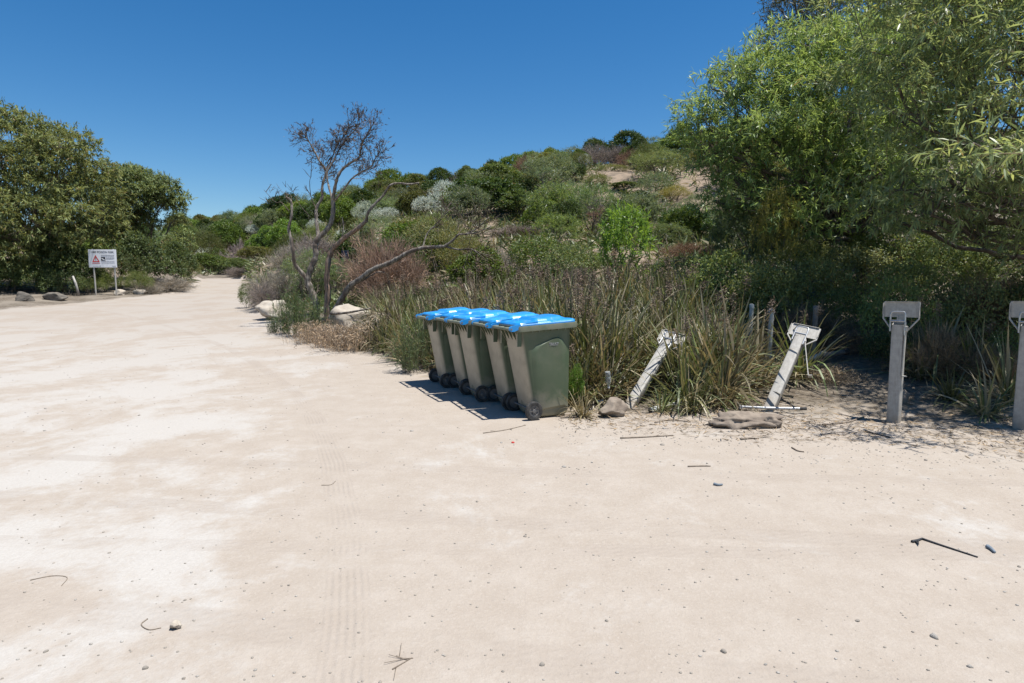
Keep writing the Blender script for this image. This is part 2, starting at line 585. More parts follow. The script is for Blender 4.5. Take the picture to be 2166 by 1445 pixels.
def ground_mat():
    m, nt, out = newmat("sandy_ground")
    tc = nt.nodes.new("ShaderNodeTexCoord").outputs['Object']
    ps = nd(nt, "SeparateXYZ", None, Vector=tc)
    x, y = ps.outputs['X'], ps.outputs['Y']
    veg = nd(nt, "Attribute", {'attribute_name': 'var'}).outputs['Fac']
    hill = nd(nt, "Attribute", {'attribute_name': 'dry'}).outputs['Fac']
    # base sand: pink-beige with streaks of white compacted limestone
    mp = nd(nt, "Mapping", None, Vector=tc, Rotation=(0, 0, .35), Scale=(.95, .8, 1)).outputs[0]
    n1 = noise(nt, mp, .9, 7, .66, .35)
    n2 = noise(nt, tc, 3.1, 6, .62)
    n3 = noise(nt, tc, 22, 4, .6)
    n4 = noise(nt, tc, 130, 3, .6)
    n5 = noise(nt, tc, 9, 5, .7)
    n6 = noise(nt, tc, 55, 4, .7)
    beige = mixc(nt, ramp(nt, n2, .3, .7), (.338, .290, .240), (.374, .328, .278))
    beige = mixc(nt, mth(nt, 'MULTIPLY', ramp(nt, n5, .35, .75), .55), beige, (.318, .268, .217))
    beige = mixc(nt, mth(nt, 'MULTIPLY', ramp(nt, n6, .5, .75), .5), beige, (.425, .385, .335))
    beige = mixc(nt, mth(nt, 'MULTIPLY', ramp(nt, n6, .46, .28), .45), beige, (.295, .25, .205))
    white = mixc(nt, ramp(nt, n6, .3, .7), (.445, .425, .392), (.395, .37, .335))
    # more white towards the left of the track
    bias = mth(nt, 'MULTIPLY', mth(nt, 'ADD', x, mth(nt, 'MULTIPLY', y, .33)), -.055)
    bias = mth(nt, 'MINIMUM', mth(nt, 'MAXIMUM', bias, -.05), .10)
    brk = mth(nt, 'MULTIPLY', mth(nt, 'SUBTRACT', n3, .5), .16)
    brk = mth(nt, 'ADD', brk, mth(nt, 'MULTIPLY', mth(nt, 'SUBTRACT', n2, .5), .14))
    wf = ramp(nt, mth(nt, 'ADD', mth(nt, 'ADD', n1, bias), brk), .49, .67)
    c = mixc(nt, mth(nt, 'MULTIPLY', wf, .82), beige, white)
    # far track turns pinker
    pk = ramp(nt, mth(nt, 'ADD', y, mth(nt, 'MULTIPLY', n1, 6.0)), 7, 26)
    c = mixc(nt, mth(nt, 'MULTIPLY', pk, .6), c, (0.294, 0.248, 0.202))
    # grains
    c = mixc(nt, mth(nt, 'MULTIPLY', ramp(nt, n4, .62, .75), .35), c, (0.223, 0.198, 0.167))
    # wheel tracks : one curving away, three across
    tf = mth(nt, 'SUBTRACT', mth(nt, 'SUBTRACT', mth(nt, 'MULTIPLY', mth(nt, 'MULTIPLY', y, y), -.025), mth(nt, 'MULTIPLY', y, .12)), .2)
    wob = mth(nt, 'MULTIPLY', noise(nt, tc, .6, 2), .12)
    hts, msk = [], []

    def track(dist, along, half, groove, wave, amp=1.1):
        md = mth(nt, 'SUBTRACT', 1.0, ramp(nt, mth(nt, 'ABSOLUTE', dist), half * .75, half))
        md = mth(nt, 'MULTIPLY', md, ramp(nt, noise(nt, tc, 1.3, 4, .65), .38, .56))
        g = mth(nt, 'SINE', mth(nt, 'ADD', mth(nt, 'MULTIPLY', dist, groove), mth(nt, 'MULTIPLY', mth(nt, 'SINE', mth(nt, 'MULTIPLY', along, wave)), amp)))
        hts.append(mth(nt, 'MULTIPLY', mth(nt, 'MULTIPLY', g, md), .5)); msk.append(md)

    d0 = mth(nt, 'ADD', mth(nt, 'SUBTRACT', x, tf), wob)
    track(d0, y, .125, 170, 40, .15)
    for (y0, s, half) in ((3.82, -.13, .12), (3.42, -.03, .09), (2.42, -.17, .13), (4.9, -.09, .10), (1.95, .03, .1)):
        d1 = mth(nt, 'SUBTRACT', y, mth(nt, 'ADD', mth(nt, 'MULTIPLY', x, s), y0))
        track(mth(nt, 'ADD', d1, wob), x, half, 120, 48)
    ht = hts[0]; mk = msk[0]
    for h in hts[1:]: ht = mth(nt, 'ADD', ht, h)
    for h in msk[1:]: mk = mth(nt, 'MAXIMUM', mk, h)
    c = mixc(nt, mth(nt, 'MULTIPLY', mk, .38), c, (0.310, 0.264, 0.220))
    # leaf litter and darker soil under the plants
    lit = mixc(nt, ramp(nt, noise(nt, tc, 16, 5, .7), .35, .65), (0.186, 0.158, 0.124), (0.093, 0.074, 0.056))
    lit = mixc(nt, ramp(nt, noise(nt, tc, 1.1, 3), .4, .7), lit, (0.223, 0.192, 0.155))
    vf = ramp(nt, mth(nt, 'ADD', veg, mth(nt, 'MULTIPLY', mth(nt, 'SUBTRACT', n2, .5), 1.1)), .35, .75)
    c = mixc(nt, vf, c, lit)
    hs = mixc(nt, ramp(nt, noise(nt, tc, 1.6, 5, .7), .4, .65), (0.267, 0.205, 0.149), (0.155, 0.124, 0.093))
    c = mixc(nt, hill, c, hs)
    p = nd(nt, "BsdfPrincipled", None, Base__Color=c, Roughness=.95)
    p.inputs['Specular IOR Level'].default_value = .12
    h = mth(nt, 'ADD', mth(nt, 'MULTIPLY', n3, .5), mth(nt, 'MULTIPLY', n4, .14))
    h = mth(nt, 'ADD', h, mth(nt, 'ADD', mth(nt, 'MULTIPLY', n2, .9), mth(nt, 'MULTIPLY', n6, .3)))
    h = mth(nt, 'ADD', h, mth(nt, 'MULTIPLY', ht, .22))
    b = nd(nt, "Bump", None, Strength=.55, Distance=.022, Height=h)
    nt.links.new(b.outputs[0], p.inputs['Normal'])
    nt.links.new(p.outputs[0], out.inputs[0])
    return m


M['ground'] = ground_mat()


# ------------------------------------------------------------------ ground
def build_ground():
    n = 460
    s = np.linspace(-1, 1, n)
    xs = 420 * np.sinh(6.2 * s) / math.sinh(6.2)
    t = np.linspace(-.42, 1, n)
    ys = 6 + 420 * np.sinh(6.0 * t) / math.sinh(6.0)
    Xg, Yg = np.meshgrid(xs, ys, indexing='ij')
    z = tz(Xg.ravel(), Yg.ravel()).reshape(Xg.shape)
    _, e, tt = tz_base(Xg.ravel(), Yg.ravel())
    e = e.reshape(Xg.shape); tt = tt.reshape(Xg.shape)
    V = np.stack([Xg, Yg, z], -1).reshape(-1, 3)
    i = np.arange(n - 1)[:, None]; j = np.arange(n - 1)[None]
    Fc = np.stack([i * n + j, (i + 1) * n + j, (i + 1) * n + j + 1, i * n + j + 1], -1).reshape(-1, 4)
    wob = np.sin(Xg * 1.7) * .15 + np.sin(Xg * 4.1 + Yg) * .1
    near = np.clip((Xg - .2) / 1.0, 0, 1) * np.clip((12 - Yg) / 2, 0, 1)
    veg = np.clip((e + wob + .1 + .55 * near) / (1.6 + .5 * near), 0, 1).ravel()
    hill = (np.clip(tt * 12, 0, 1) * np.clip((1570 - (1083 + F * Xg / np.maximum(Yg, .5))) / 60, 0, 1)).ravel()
    ef = (e + wob)[:-1, :-1].ravel()
    tf = tt[:-1, :-1].ravel()
    for nm, mask in (("sand_track", ef < .3), ("verge", (ef >= .3) & (tf <= .02)), ("hillside", (ef >= .3) & (tf > .02))):
        f = Fc[mask]
        used, inv = np.unique(f, return_inverse=True)
        mb = MB()
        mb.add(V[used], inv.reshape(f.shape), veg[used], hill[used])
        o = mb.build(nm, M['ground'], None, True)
        o["kind"] = "structure"


build_ground()

# ------------------------------------------------------------------ stones
_bm = bmesh.new(); bmesh.ops.create_icosphere(_bm, subdivisions=2, radius=1)
ICO_V = np.array([v.co[:] for v in _bm.verts]); ICO_F = np.array([[v.index for v in f.verts] for f in _bm.faces]); _bm.free()
_bm = bmesh.new(); bmesh.ops.create_icosphere(_bm, subdivisions=1, radius=1)
ICO1_V = np.array([v.co[:] for v in _bm.verts]); ICO1_F = np.array([[v.index for v in f.verts] for f in _bm.faces]); _bm.free()
_bm = bmesh.new(); bmesh.ops.create_icosphere(_bm, subdivisions=4, radius=1)
ICO4_V = np.array([v.co[:] for v in _bm.verts]); ICO4_F = np.array([[v.index for v in f.verts] for f in _bm.faces]); _bm.free()


from mathutils import noise as mnoise


def craggy(V, seed, amp, cuts, cutd=.62, freq=1.6):
    """broken limestone: planes knocked off a ball, then fractal relief and pits"""
    r = np.random.default_rng(seed)
    V = V.copy()
    for _ in range(cuts):
        n = nrm(r.normal(size=3)); d = cutd + r.uniform(-.08, .22)
        V = V - np.outer(np.maximum(V @ n - d, 0) * .96, n)
    o = Vector(r.uniform(-50, 50, 3))
    k = np.array([mnoise.fractal(Vector(v) * freq + o, .9, 2.1, 5) + .6 * min(0, mnoise.noise(Vector(v) * 3.1 + o)) for v in V])
    return V * (1 + amp * k)[:, None]


def lump(V, amp, freq, seed, cuts=6, cutd=.75):
    r = np.random.default_rng(seed)
    V = V.copy()
    for _ in range(cuts):                     # flat broken faces
        n = nrm(r.normal(size=3)); d = cutd + r.uniform(-.1, .15)
        k = V @ n - d
        V = V - np.outer(np.maximum(k, 0) * .85, n)
    for o in range(3):
        f = freq * 2 ** o; a = amp / 2 ** o
        for _ in range(3):
            k = r.normal(size=3); k = k / np.linalg.norm(k) * f
            V = V * (1 + a * np.sin(V @ k + r.uniform(0, 6)))[:, None]
    return V


def rock(name, px, py, wpx, hpx, mat, label, cat="rock", seed=1, depth=.8, sink=.25, amp=.16, rz=0.0, tilt=0.0, group=None, cuts=12):
    g = G(px, py)
    dep = g.y * CP + 1.4 * SP
    sx = wpx * dep / F / 2; sz = hpx * dep / F / (2 - 2 * sink)
    V = craggy(ICO4_V, seed, amp, cuts) * np.array([sx, sx * depth, sz]) * 1.12
    mb = MB(); mb.add(V, ICO4_F)
    o = mb.build(name, mat, None, True)
    o.location = (g.x, g.y + sx * depth * .5, g.z + sz * (1 - 2 * sink))
    o.rotation_euler = (tilt, tilt * .7, rz)
    return tag(o, label, cat, group)


# ------------------------------------------------------------------ plants : prototypes
def lobes_dome(n, Wd, H, seed, spread=.33, rr=(.2, .34), flat=.8):
    r = np.random.default_rng(seed)
    C, Rr = [(0, 0, H * .45)], [(Wd * .30, Wd * .30, H * .42)]
    for i in range(n):
        a = 2.4 * i + r.uniform(-.4, .4)
        q = spread * Wd * math.sqrt((i + .5) / n) * r.uniform(.85, 1.15)
        rad = Wd * r.uniform(*rr)
        zc = H * (.86 - .62 * (q / (.5 * Wd)) ** 2 + r.uniform(-.08, .06)) - rad * flat * .5
        C.append((q * math.cos(a), q * math.sin(a), max(zc, rad * .55)))
        Rr.append((rad, rad, rad * flat))
    return np.array(C), np.array(Rr)


def crown_points(C, Rr, n, zmin=-.45, shell=.8, seed=0):
    """n points near the outside of a union of ellipsoids, with their outward directions"""
    w_ = (Rr[:, 0] ** 2); w_ = w_ / w_.sum()
    P, O = [], []
    tot = 0
    while tot < n:
        k = rng.choice(len(C), size=n, p=w_)
        d = rdir(n, zmin, 1)
        rad = shell + (1.03 - shell) * rng.uniform(0, 1, n) ** .7
        p = C[k] + d * Rr[k] * rad[:, None]
        keep = np.ones(n, bool)
        for c, r_ in zip(C, Rr):
            keep &= (((p - c) / r_) ** 2).sum(1) > .55
        keep &= p[:, 2] > .03
        P.append(p[keep]); O.append(d[keep]); tot += keep.sum()
        if keep.sum() == 0: break
    return np.concatenate(P)[:n], np.concatenate(O)[:n]


def clusters(mb, P, O, per, sig, L, Wd, up=.3, out=.7, jit=.8, droop=.2, k=2, dryf=.04, nup=.8):
    n = len(P)
    cv = rng.uniform(.15, .85, n)
    Pr = np.repeat(P, per, 0) + rng.normal(0, sig, (n * per, 3))
    Or = np.repeat(O, per, 0)
    D = Or * out + np.array([0, 0, up]) + rng.normal(0, jit, (n * per, 3))
    Nn = Or * .6 + np.array([0, 0, nup]) + rng.normal(0, .5, (n * per, 3))
    Ls = L * rng.uniform(.6, 1.25, n * per)
    var = np.clip(np.repeat(cv, per) + rng.normal(0, .22, n * per), 0, 1)
    dry = (rng.uniform(0, 1, n * per) < dryf).astype(float) * rng.uniform(.4, 1, n * per)
    strips(mb, Pr, D, Nn, Ls, Wd * rng.uniform(.7, 1.3, n * per), droop, k, var, dry)


def sprays(mb, tw, P, O, per, twL, L, Wd, out=.7, up=.25, hang=.5, k=3, dryf=.03, droop=.5, spread=.75):
    """twigs that carry long narrow leaves"""
    n = len(P)
    D = nrm(O * out + np.array([0, 0, up]) + rng.normal(0, .35, (n, 3)))
    TL = twL * rng.uniform(.6, 1.3, n)
    sag = rng.uniform(.2, 1.0, n) * hang
    strips(tw, P, D, rdir(n), TL, np.full(n, .008), sag, 3, rng.uniform(.2, .6, n), 0, [1, .9, .7, .4])
    t = rng.uniform(.05, 1.05, (n, per))
    d1 = D[:, None] + np.array([0, 0, -1.]) * (sag[:, None] * t * .5)[..., None]
    B = P[:, None] + d1 * (t * TL[:, None])[..., None]
    rad = rdir(n * per).reshape(n, per, 3)
    LD = D[:, None] * .55 + rad * spread + np.array([0, 0, -1.]) * (hang * rng.uniform(.2, 1.1, (n, per)))[..., None]
    cv = rng.uniform(.15, .85, n)
    var = np.clip(np.repeat(cv, per) + rng.normal(0, .2, n * per), 0, 1)
    dry = (rng.uniform(0, 1, n * per) < dryf).astype(float) * rng.uniform(.3, 1, n * per)
    NN = rdir(n * per, -.1, 1) + np.array([0, 0, .9])
    strips(mb, B.reshape(-1, 3), LD.reshape(-1, 3), NN, L * rng.uniform(.6, 1.2, n * per), Wd * rng.uniform(.7, 1.2, n * per), droop * rng.uniform(.3, 1.3, n * per), k, var, dry)


def limb(mb, a, b, r0, r1, wob=.12, m=6, sides=6, var=.5):
    a = np.asarray(a, float); b = np.asarray(b, float)
    L = np.linalg.norm(b - a)
    t = np.linspace(0, 1, m)[:, None]
    p = a + (b - a) * t + np.sin(t * math.pi) * rng.normal(0, wob * L, 3) + np.concatenate([[[0, 0, 0]], rng.normal(0, .025 * L, (m - 2, 3)), [[0, 0, 0]]])
    tube(mb, p, np.linspace(r0, r1, m), sides, False, var)
    return p


def twigs(mb, base, dirs, L, r, depth, up=.15, split=(3, 5), jit=.5, shrink=.62, leafy=0.0, k=3, minw=.004):
    """recursive flat-sided twigs; base,dirs (n,3)"""
    n = len(base)
    Ls = L * rng.uniform(.6, 1.25, n)
    if r > .012:
        for i in range(n):
            d = nrm(dirs[i]); q = d + rng.normal(0, .25, 3); e = base[i] + (d + nrm(q)) * Ls[i] / 2
            tube(mb, [base[i], base[i] + d * Ls[i] / 2, e], [r, r * .8, r * .6], 4, False, rng.uniform(0, 1))
        ends = None
    D = nrm(dirs)
    if r <= .012:
        strips(mb, base, D, rdir(n), Ls, np.full(n, max(2 * r, minw)), rng.uniform(-.35, .3, n), k, rng.uniform(0, 1, n), 0, [1, .9, .75, .5][:k + 1])
    if depth == 0: return
    c = rng.integers(split[0], split[1] + 1)
    t = rng.uniform(.35, 1.0, (n, c))
    B = (base[:, None] + D[:, None] * (t * Ls[:, None])[..., None]).reshape(-1, 3)
    ND = (D[:, None] + rng.normal(0, jit, (n, c, 3)) + np.array([0, 0, up])).reshape(-1, 3)
    twigs(mb, B, ND, L * shrink, r * .6, depth - 1, up, split, jit, shrink, leafy, k, minw)


def stems(Wd, H, n, r=.03, spread=.3):
    mb = MB()
    for i in range(n):
        a = rng.uniform(0, 6.28)
        q = rng.uniform(.2, 1) * spread * Wd
        limb(mb, (rng.normal(0, .03 * Wd), rng.normal(0, .03 * Wd), -.15), (q * math.cos(a), q * math.sin(a), H * rng.uniform(.5, .8)), r, r * .3, .1, 5, 5, rng.uniform(.2, .8))
    return mb


PROTO = {}


def proto(kind, i, fol, st, Wd, H, leafm, stm):
    fm = fol.mesh("foliage"); fm.materials.append(leafm)
    sm = None
    if st is not None:
        sm = st.mesh("stem"); sm.materials.append(stm)
    PROTO.setdefault(kind, []).append((fm, sm, Wd, H))


def build_protos():
    for i in range(3):   # round dense coastal wattle
        C, Rr = lobes_dome(17, 3, 2.4, 100 + i, .38, (.11, .20), .95)
        mb = MB(); P, O = crown_points(C, Rr, 620, -.4, .82)
        clusters(mb, P, O, 14, .075, .13, .055, .3, .5, .75, .2, 2, .02)
        proto('round', i, mb, stems(3, 2.2, 6, .04), 3, 2.4, M['leaf'], M['bark'])
    for i in range(2):   # soft blue-green wattle, narrow leaves
        C, Rr = lobes_dome(12, 3, 2.6, 130 + i, .36, (.13, .22), .95)
        mb = MB(); tw = MB(); P, O = crown_points(C, Rr, 430, -.55, .6)
        sprays(mb, tw, P, O, 12, .35, .17, .022, .6, .5, .25, 2, .03, .3)
        s = stems(3, 2.2, 7, .04)
        proto('wattle', i, mb, s, 3, 2.6, M['leaf_long'], M['bark'])
    for i in range(2):   # silver cushion bush
        C, Rr = lobes_dome(18, 2, 1.3, 150 + i, .38, (.10, .17), .95)
        mb = MB(); P, O = crown_points(C, Rr, 420, -.3, .85)
        clusters(mb, P, O, 12, .05, .07, .016, .5, .8, .6, 0, 2, 0)
        proto('silver', i, mb, stems(2, 1, 5, .02), 2, 1.3, M['twig'], M['bark'])
    for i in range(2):   # heath, fine-leaved olive
        C, Rr = lobes_dome(14, 2.4, 1.6, 170 + i, .38, (.12, .2), .95)
        mb = MB(); P, O = crown_points(C, Rr, 520, -.4, .7)
        clusters(mb, P, O, 13, .08, .10, .016, .6, .6, .7, .1, 2, .08)
        proto('heath', i, mb, stems(2.4, 1.4, 7, .025), 2.4, 1.6, M['leaf'], M['bark'])
    for i in range(3):   # leafless twiggy bush
        mb = MB()
        n = 64
        a = rng.uniform(0, 6.28, n); th = np.sqrt(rng.uniform(0, 1, n)) * 1.25
        d = np.stack([np.sin(th) * np.cos(a), np.sin(th) * np.sin(a), np.cos(th)], 1)
        b = np.stack([rng.normal(0, .16, n), rng.normal(0, .16, n), np.full(n, -.05)], 1)
        twigs(mb, b, d, .95, .009, 3, .12, (4, 6), .42, .6, minw=.008)
        proto('twiggy', i, mb, stems(1.8, 1.2, 8, .022, .35), 2.6, 1.9, M['twig'], M['bark'])
    for i in range(2):   # upright green herb (rosemary-like)
        mb = MB(); n = 60
        a = rng.uniform(0, 6.28, n); th = np.abs(rng.normal(0, .42, n))
        d = np.stack([np.sin(th) * np.cos(a), np.sin(th) * np.sin(a), np.cos(th)], 1)
        b = np.stack([rng.normal(0, .17, n), rng.normal(0, .17, n), np.full(n, .0)], 1)
        L = .85 * rng.uniform(.6, 1.15, n)
        per = 46
        t = rng.uniform(.12, 1, (n, per))
        P = (b[:, None] + d[:, None] * (t * L[:, None])[..., None]).reshape(-1, 3)
        D = (d[:, None] * .8 + rng.normal(0, .55, (n, per, 3))).reshape(-1, 3)
        strips(mb, P, D, rdir(n * per), .075 * rng.uniform(.6, 1.3, n * per), .011, .1, 2, np.clip(rng.normal(.5, .25, n * per), 0, 1), (rng.uniform(0, 1, n * per) < .05) * .7)
        st = MB(); strips(st, b, d, rdir(n), L, .008, 0, 3, .5, 0, [1, .9, .7, .4])
        proto('herb', i, mb, st, 1.1, .95, M['leaf'], M['bark'])
    for i in range(2):   # dry low grassy tuft (brown)
        mb = MB(); n = 420
        a = rng.uniform(0, 6.28, n); th = np.abs(rng.normal(.1, .6, n))
        d = np.stack([np.sin(th) * np.cos(a), np.sin(th) * np.sin(a), np.cos(th)], 1)
        b = np.stack([rng.normal(0, .22, n), rng.normal(0, .22, n), np.full(n, .0)], 1)
        strips(mb, b, d, rdir(n), .42 * rng.uniform(.4, 1.2, n), .007, .5, 3, rng.uniform(0, 1, n), rng.uniform(0, .6, n))
        P = b + d * (.34 * rng.uniform(.4, 1.1, n))[:, None]
        for q in range(4):
            strips(mb, P + rng.normal(0, .02, (n, 3)), rdir(n, -.3, 1), rdir(n), .05, .012, .2, 2, rng.uniform(0, 1, n), rng.uniform(0, .8, n))
        proto('drytuft', i, mb, None, 1.0, .5, M['twig'], None)
    for i in range(2):   # feathery upright leafy sapling
        C, Rr = lobes_dome(6, 1.6, 1.9, 200 + i, .26, (.2, .3), 1.2)
        mb = MB(); tw = MB(); P, O = crown_points(C, Rr, 150, -.6, .4)
        sprays(mb, tw, P, O, 11, .3, .17, .03, .45, .9, .15, 3, .0, .35, .7)
        proto('sapling', i, mb, stems(1.6, 1.6, 7, .016, .3), 1.6, 1.9, M['leaf_long'], M['bark'])
    for i in range(2):   # lush broad small-leaved undergrowth
        C, Rr = lobes_dome(8, 2.4, 1.5, 220 + i, .34, (.18, .3), .8)
        mb = MB(); P, O = crown_points(C, Rr, 430, -.5, .55)
        clusters(mb, P, O, 11, .09, .075, .04, .4, .5, .8, .3, 2, .05)
        proto('under', i, mb, stems(2.4, 1.3, 8, .02), 2.4, 1.5, M['leaf'], M['bark'])


build_protos()
PCOUNT = {}


def plant(kind, name, px, y, top, wpx, col, label, cat="shrub", group=None, stemcol=None, x=None, H=None, Wd=None, squash=1.0, var=None):
    """a shrub standing on the ground at distance y under photo column px"""
    xx = X(px, y, tzf(X(px, y), y)) if x is None else x
    z = tzf(xx, y)
    dep = y * CP - (z - CAMZ) * SP
    wid = wpx * dep / F if Wd is None else Wd
    if H is None:
        H = W(px, top, y).z - z
    H = max(H, .15)
    k = PCOUNT.get(kind, 0); PCOUNT[kind] = k + 1
    pl = PROTO[kind]
    fm, sm, pw, ph = pl[(k if var is None else var) % len(pl)]
    e = empty(name, (xx, y, z - .03), rng.uniform(0, 6.28))
    tag(e, label, cat, group)
    fo = link("foliage", fm, None, e, col)
    if sm is not None:
        link("stem", sm, None, e)
    e.scale = (wid / pw * squash, wid / pw * squash, H / ph)
    return e


# ------------------------------------------------------------------ palette (real leaf colours)
DK = (.032, .056, .015); MID = (.062, .092, .024); OLV = (.085, .092, .030); YEL = (.14, .135, .035)
BLU = (.085, .115, .070); SIL = (.29, .32, .30); BRN = (.135, .088, .066); RED = (.235, .155, .125)
GRY = (.195, .175, .158); BRT = (.095, .15, .035); PUR = (.17, .145, .14)


def jc(c, a=.15):
    k = 1 + rng.uniform(-a, a)
    return tuple(float(v * k * (1 + rng.uniform(-.06, .06))) for v in c)


# ------------------------------------------------------------------ wheeled bins
def lettering(txt, size, mat, parent, loc, rot, name="lettering", align='CENTER', ext=.0015, sx=1.0):
    cu = bpy.data.curves.new(name, 'FONT')
    cu.body = txt; cu.size = size; cu.align_x = align; cu.align_y = 'CENTER'; cu.extrude = ext
    t = bpy.data.objects.new("tmp_text", cu)
    COL.objects.link(t)
    bpy.context.view_layer.update()
    me = bpy.data.meshes.new_from_object(t.evaluated_get(bpy.context.evaluated_depsgraph_get()))
    me.name = name
    bpy.data.objects.remove(t)
    me.materials.clear()
    o = link(name, me, mat, parent)
    o.location = loc; o.rotation_euler = rot; o.scale = (sx, 1, 1)
    return o


def make_bin():
    root = empty("wheelie_bin", (0, 0, 0))
    sl = lambda y: .04 * (y + .40) / .78
    back = lambda z: -.185 - .195 * z / .97
    front = lambda z: .262 + .012 * z
    wid = lambda z: .455 + .055 * z / .95
    # body
    mb = MB(); secs = []
    for z, ins in ((.012, .03), (.03, .008), (.06, 0), (.25, 0), (.5, 0), (.75, 0), (.95, 0)):
        b, f = back(z) + ins, front(z) - ins
        secs.append([(x, y, z + (sl(y) if z > .9 else 0)) for x, y in rrect(wid(z) - 2 * ins, f - b, .085, 8, 0, (b + f) / 2)])
    loft(mb, secs)
    for sgn in (1, -1):                       # pressed-out arch panel on either side
        out = [(-.165, .07), (-.205, .35), (-.25, .62), (-.26, .72), (-.21, .78), (-.08, .825), (.03, .862), (.10, .872), (.165, .845), (.21, .77), (.236, .66), (.242, .4), (.238, .10)]
        c = np.mean(out, 0)
        V = []
        for (y, z) in out: V.append((sgn * (wid(z) / 2 - .010), y, z))
        for (y, z) in out:
            y2, z2 = c[0] + (y - c[0]) * .74, c[1] + (z - c[1]) * .93
            V.append((sgn * (wid(z2) / 2 + .020), y2, z2))
        n = len(out)
        Fc = [[i, (i + 1) % n, n + (i + 1) % n, n + i] for i in range(n)] + [[n + i for i in range(n)]]
        if sgn > 0: Fc = [f[::-1] for f in Fc]
        mb.add(V, Fc)
    for x in (-.21, -.1, .0, .1, .21):        # gussets under the rear rim
        V = []
        for dx in (-.006, .006):
            V += [(x + dx, -.415, .925), (x + dx, back(.93) + .012, .925), (x + dx, back(.80) + .01, .80)]
        mb.add(V, [[0, 1, 2], [5, 4, 3], [0, 3, 4, 1], [1, 4, 5, 2], [2, 5, 3, 0]])
    for x in (-.23, .23):                     # long rear ribs
        box(mb, (x, back(.87) - .012, .86), (.022, .05, .17))
    body = mb.build("body", M['bin'], root, 2)
    # white maker's lettering on the side
    z = .79
    lettering("TRUST", .042, M['greyink'], body, (wid(z) / 2 + .0225, .03, z), (R(90), 0, R(90)), sx=.95)
    # rim
    mb = MB(); secs = []
    for z, g in ((.935, -.006), (.928, .042), (.972, .044), (.985, .040), (.985, -.02)):
        b, f = back(.95) - max(g, -.01), front(.95) + g + (.012 if g > 0 else 0)
        secs.append([(x, y, z + sl(y)) for x, y in rrect(wid(.95) + 2 * g, f - b, .06, 6, 0, (b + f) / 2)])
    loft(mb, secs, False, False)
    for y in np.linspace(-.24, .24, 7):
        for sx in (-1, 1):
            box(mb, (sx * (wid(.95) / 2 + .018), y, .925 + sl(y)), (.038, .008, .022))
    mb.build("rim", M['bin_rim'], root, 2)
    # rear handle bar
    mb = MB()
    tube(mb, [(-.245, -.485, .955), (.245, -.485, .955)], .015, 10)
    for x in (-.245, -.08, .08, .245):
        box(mb, (x, -.45, .955), (.022, .085, .03), None, .006)
    mb.build("handle", M['bin_rim'], root, 2)
    # lid : pressed, domed sheet
    mb = MB()
    nx_, ny_ = 30, 40
    xs = np.linspace(-.287, .287, nx_); ys = np.linspace(-.405, .305, ny_)
    Xg, Yg = np.meshgrid(xs, ys, indexing='ij')
    ss = lambda v, a, b: np.clip((v - a) / (b - a), 0, 1) ** 2 * (3 - 2 * np.clip((v - a) / (b - a), 0, 1))
    rc = .05
    ex = np.maximum(np.abs(Xg) - (.287 - rc), 0); ey = np.maximum(np.abs(Yg + .05) - (.355 - rc), 0)
    k = np.maximum(ex ** 2 + ey ** 2, 1e-12) ** .5
    shr = np.where(k > rc, rc / k, 1)
    Xc = np.sign(Xg) * (np.minimum(np.abs(Xg), .287 - rc) + ex * shr); Yc = -.05 + np.sign(Yg + .05) * (np.minimum(np.abs(Yg + .05), .355 - rc) + ey * shr)
    dist = np.minimum(.287 - np.abs(Xg), .355 - np.abs(Yg + .05))
    h = .010 + .018 * ss(dist, 0, .022)
    h += .030 * ss(Yg, -.20, -.16) * (1 - ss(Yg, .14, .185)) * (1 - ss(np.abs(Xg), .20, .235))
    h += .010 * ss(Yg, -.05, .20) * (1 - ss(Yg, .27, .30)) * ss(dist, .01, .05)
    h -= .014 * np.exp(-((np.abs(Xg) - .12) / .045) ** 2 - ((Yg - .25) / .03) ** 2)
    h -= .022 * np.exp(-((np.abs(Xg) - .14) / .07) ** 4 - ((Yg + .31) / .05) ** 4)
    h += .01 * np.cos(Xg / .24 * 1.5) * ss(dist, .02, .08)
    Z = .988 + sl(Yc) + h
    V = np.stack([Xc, Yc, Z], -1).reshape(-1, 3)
    i = np.arange(nx_ - 1)[:, None]; j = np.arange(ny_ - 1)[None]
    Fc = np.stack([i * ny_ + j, (i + 1) * ny_ + j, (i + 1) * ny_ + j + 1, i * ny_ + j + 1], -1).reshape(-1, 4)
    mb.add(V, Fc)
    rim = [i_ * ny_ for i_ in range(nx_)] + [(nx_ - 1) * ny_ + j_ for j_ in range(1, ny_)] + [i_ * ny_ + ny_ - 1 for i_ in range(nx_ - 2, -1, -1)] + [j_ for j_ in range(ny_ - 2, 0, -1)]
    top = V[rim]; bot = top.copy(); bot[:, 2] = .982 + np.array([sl(y) for y in bot[:, 1]])
    n = len(rim)
    mb.add(np.concatenate([top, bot]), [[i_, n + i_, n + (i_ + 1) % n, (i_ + 1) % n] for i_ in range(n)] + [[n + i_ for i_ in range(n)]])
    lid = mb.build("lid", M['blue'], root, 2)
    for sx in (-1, 1):                        # hinge arms and their pins
        mb = MB()
        pts = [(-.505, .955), (-.505, .975), (-.48, .990), (-.30, 1.020), (-.17, 1.036), (-.17, 1.01), (-.30, .99), (-.45, .935), (-.485, .935)]
        V = [(sx * .268 - .014, y, z) for y, z in pts] + [(sx * .268 + .014, y, z) for y, z in pts]
        m_ = len(pts)
        mb.add(V, [list(range(m_)), list(range(2 * m_ - 1, m_ - 1, -1))] + [[i_, m_ + i_, m_ + (i_ + 1) % m_, (i_ + 1) % m_] for i_ in range(m_)])
        hg = mb.build("hinge_arm", M['blue'], lid, 2)
        mb = MB(); lathe(mb, [(.0005, -.02), (.011, -.02), (.011, .02), (.0005, .02)], 10, 'x', (sx * .268, -.485, .958))
